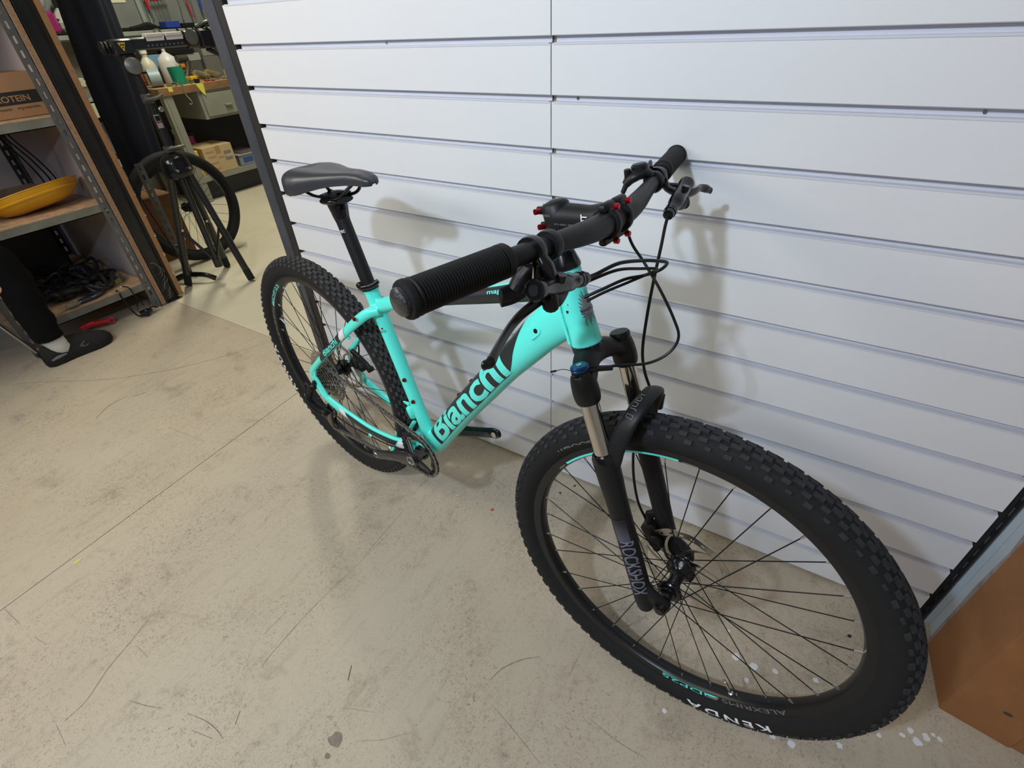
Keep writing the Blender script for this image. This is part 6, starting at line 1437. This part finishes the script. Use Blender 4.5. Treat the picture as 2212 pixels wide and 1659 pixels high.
dt = MB(); dt.lathe([(0, .0002), (.0088, .0002)], Mq, 24); Bld(dt, 'axle_recess', M_joint, crk); dt = MB(); dt.lathe([(0, .0016), (.0080, .0016)], axisM(c0 + cdv*.170 + Vector((0, -.0895, 0)), (0, -1, 0)), 18); Bld(dt, 'pedal_hole', M_joint, crk)
dt = MB(); dt.lathe([(.0078, .0016), (.0088, .0018), (.0095, .0006)], axisM(c0 + cdv*.170 + Vector((0, -.0896, 0)), (0, -1, 0)), 20); Bld(dt, 'pedal_thread', M_nip, crk)
for q in range(4):
    a = q * pi/2 + rad(22) + ca; dv_ = Vector((cos(a), 0, sin(a))); m = MB(); p = c0 + dv_*(rC - .0115) + Vector((0, -.0545, 0)); m.cyl(p, p + Vector((0, -.004, 0)), .0050, 12, bev=.001); Bld(m, 'chainring_bolt', M_gblk, crk)
pu = Vector((-cdv.z, 0, cdv.x)) * -1
text_map('crank_lettering', 'SHIMANO', lambda x, y: c0 + cdv*(.112 - .034*x) + Vector((0, -.0886 + .0012*x, 0)) + Vector((cdv.z, 0, -cdv.x))*(-.003 + .006*y)*-1, M_lgr, crk, .0, 1., 0)
cn = MB(); crankarm(cn, 1, -cdv); cl_ = Bld(cn, 'crank_arm', M_gblk, ang=60)
gv = MB(); dd = -cdv; pv_ = Vector((-dd.z, 0, dd.x))
gv.tube([c0 + dd*.030 + Vector((0, .0650, 0)), c0 + dd*.045 + Vector((0, .0648, 0)), c0 + dd*.120 + Vector((0, .0715, 0)), c0 + dd*.145 + Vector((0, .0755, 0)), c0 + dd*.152 + Vector((0, .0765, 0))], [(.001, .003), (.001, .0085), (.001, .0080), (.001, .0060), (.0008, .002)], 16, sm=3, up=(0, 1, 0)); Bld(gv, 'crank_groove', M_joint, cl_)
gv = MB(); gv.cyl(c0 + dd*.170 + Vector((0, .074, 0)), c0 + dd*.170 + Vector((0, .0755, 0)), .0078, 18); Bld(gv, 'pedal_thread', M_nip, cl_)
bbc = MB(); bbc.cyl(BB + Vector((0, -.0375, 0)), BB + Vector((0, -.0475, 0)), .0215, 28, bev=.001); bbc.cyl(BB + Vector((0, .0375, 0)), BB + Vector((0, .0475, 0)), .0215, 28, bev=.001); Bld(bbc, 'bottom_bracket', M_gblk)

# derailleur
d1 = Vector((-.004, -.078, .345)); d2 = Vector((-.018, -.082, .302)); p1 = Vector((.018, -.060, .262)); p2 = Vector((.006, -.056, .200))
m = MB(); m.cyl((-.006, -.064, .358), (-.006, -.086, .352), .0105, 18, bev=.002); m.tube([(-.006, -.078, .352), (-.020, -.084, .335), (-.024, -.088, .318)], [(.010, .012), (.010, .014), (.009, .012)], 14, sm=3)
m.tube([(-.026, -.090, .322), (-.028, -.094, .300), (-.012, -.088, .276), (.004, -.080, .262)], [(.008, .013), (.010, .014), (.010, .015), (.009, .013)], 14, sm=4); m.cyl((.008, -.052, .258), (.008, -.086, .258), .0130, 18, bev=.002)
m.tube([(-.020, -.080, .340), (-.044, -.082, .350), (-.056, -.080, .346)], [.0045, .004, .003], 10, sm=3)
der = Bld(m, 'rear_derailleur', M_pblk, ang=45)
m = MB(); m.add([(-.034, -.1035, .312), (-.024, -.1040, .316), (-.010, -.1000, .280), (-.020, -.1005, .274)], [(0, 1, 2, 3)]); Bld(m, 'silver_inlay', mat('silver_inlay', (.45, .45, .48), .3, metal=.6), der)
for wv in (-.0665, -.0500):
    m = MB(); m.tube([Vector((.018, wv, .268)), Vector((.012, wv, .235)), Vector((.004, wv, .196))], [(.0012, .013), (.0012, .010), (.0012, .012)], 14, sm=3, up=(0, 1, 0)); Bld(m, 'cage_plate', M_gblk, der)
for c in ((.020, .262), (.004, .200)):
    m = toothed(11, .0225, -.0600, -.0570, (c[0], 0, c[1]), .006, .004); Bld(m, 'jockey_wheel', M_pblk, der, smooth=False)
text_map('derailleur_lettering', 'S', lambda x, y: Vector((-.026 + .004*x, -.1045, .326 + .008*y)), M_wht, der, .0, 1., 0)
# chain path (side view), then links
cogk = 6; rT = .0127/2/sin(pi/TE[cogk]); wT = -.0630 + .00385*cogk
def arc(c, r, a0, a1, n): return [Vector((c[0] + r*cos(rad(a0 + (a1-a0)*i/n)), 0, c[1] + r*sin(rad(a0 + (a1-a0)*i/n)))) for i in range(n+1)]
path = arc((BB.x, BB.z), rC, 88, -98, 24)                      # around the front of the ring, clockwise from top
path += arc((.004, .200), .0225, -80, -250, 8) + arc((.020, .262), .0225, -85, 70, 8)[::1]
path += arc((0, AXc), rT, -95, -270, 14)
path.append(path[0].copy())
for p in path: f = max(0, min(1, (p.x - .02) / .36)); p.y = -.0585 * (1 - f) + CL * f
for i, p in enumerate(path):
    if p.z > .30 and p.x < .2: p.y = wT + (CL - wT) * max(0, p.x) / .36
acc = [0.]
for i in range(1, len(path)): acc.append(acc[-1] + (path[i] - path[i-1]).length)
nl = int(acc[-1] / .0127); nl += nl % 2; pin = []
for q in range(nl):
    s = acc[-1] * q / nl; i = 0
    while i < len(acc) - 2 and acc[i+1] < s: i += 1
    pin.append(path[i].lerp(path[i+1], (s - acc[i]) / max(1e-9, acc[i+1] - acc[i])))
ch = MB()
for q in range(nl):
    a, b2 = pin[q], pin[(q+1) % nl]; d = (b2 - a); L_ = d.length; d.normalize(); nn = Vector((-d.z, 0, d.x)); ow = .0031 if q % 2 else .0020
    for s in (-1, 1):
        prs = []
        for (f, h) in ((-.22, .0030), (.1, .0042), (.5, .0030), (.9, .0042), (1.22, .0030)):
            prs.append((f, h))
        top = [a + d*L_*f + nn*h for f, h in prs] + [a + d*L_*f - nn*h for f, h in reversed(prs)]
        vs = [p + Vector((0, s*ow - .0006, 0)) for p in top] + [p + Vector((0, s*ow + .0006, 0)) for p in top]; n = 10
        ch.add(vs, [tuple(reversed(range(n))), tuple(range(n, 2*n))] + [(i, (i+1) % n, n+(i+1) % n, n+i) for i in range(n)])
    ch.cyl(a + Vector((0, -.0042, 0)), a + Vector((0, .0042, 0)), .0019, 6)
Bld(ch, 'chain', M_chain, smooth=False)
# rear caliper on the far stays
m = MB(); m.cbox((0, 0, 0), (.060, .032, .030), M=Matrix.Translation((.066, .052, .402)) @ Matrix.Rotation(.35, 4, 'Y'), bev=.006); m.tube([(.030, .056, .428), (.060, .058, .418), (.105, .060, .392)], [(.009, .007)] * 3, 12, sm=3)
m.cyl((.108, .050, .390), (.108, .068, .390), .008, 12); m.cyl((.070, .030, .404), (.070, .040, .404), .014, 16, bev=.002); Bld(m, 'rear_caliper', M_blk, ang=45)
m = MB(); m.cyl((0, -.078, AXc), (0, .078, AXc), .0045, 12); m.lathe([(0, 0), (.009, 0), (.009, .006), (.005, .009), (0, .009)], axisM((0, -.071, AXc), (0, -1, 0)), 16); m.lathe([(0, 0), (.009, 0), (.009, .008), (0, .010)], axisM((0, .071, AXc), (0, 1, 0)), 16); Bld(m, 'rear_axle', M_gblk)
m = MB(); m.tube([(.088, .062, .560), (.070, .066, .500), (.060, .064, .440), (.058, .058, .418)], .0025, 8, sm=5); m.tube([(.2200, -.063, .272), (.14, -.073, .276), (.06, -.080, .290), (-.01, -.088, .300), (-.04, -.090, .330), (-.045, -.084, .348)], .0022, 8, sm=5)
m.tube([(.40, -.030, .300), (.33, -.052, .282), (.234, -.060, .270)], .0018, 8, sm=4); Bld(m, 'cable_run', M_pblk)
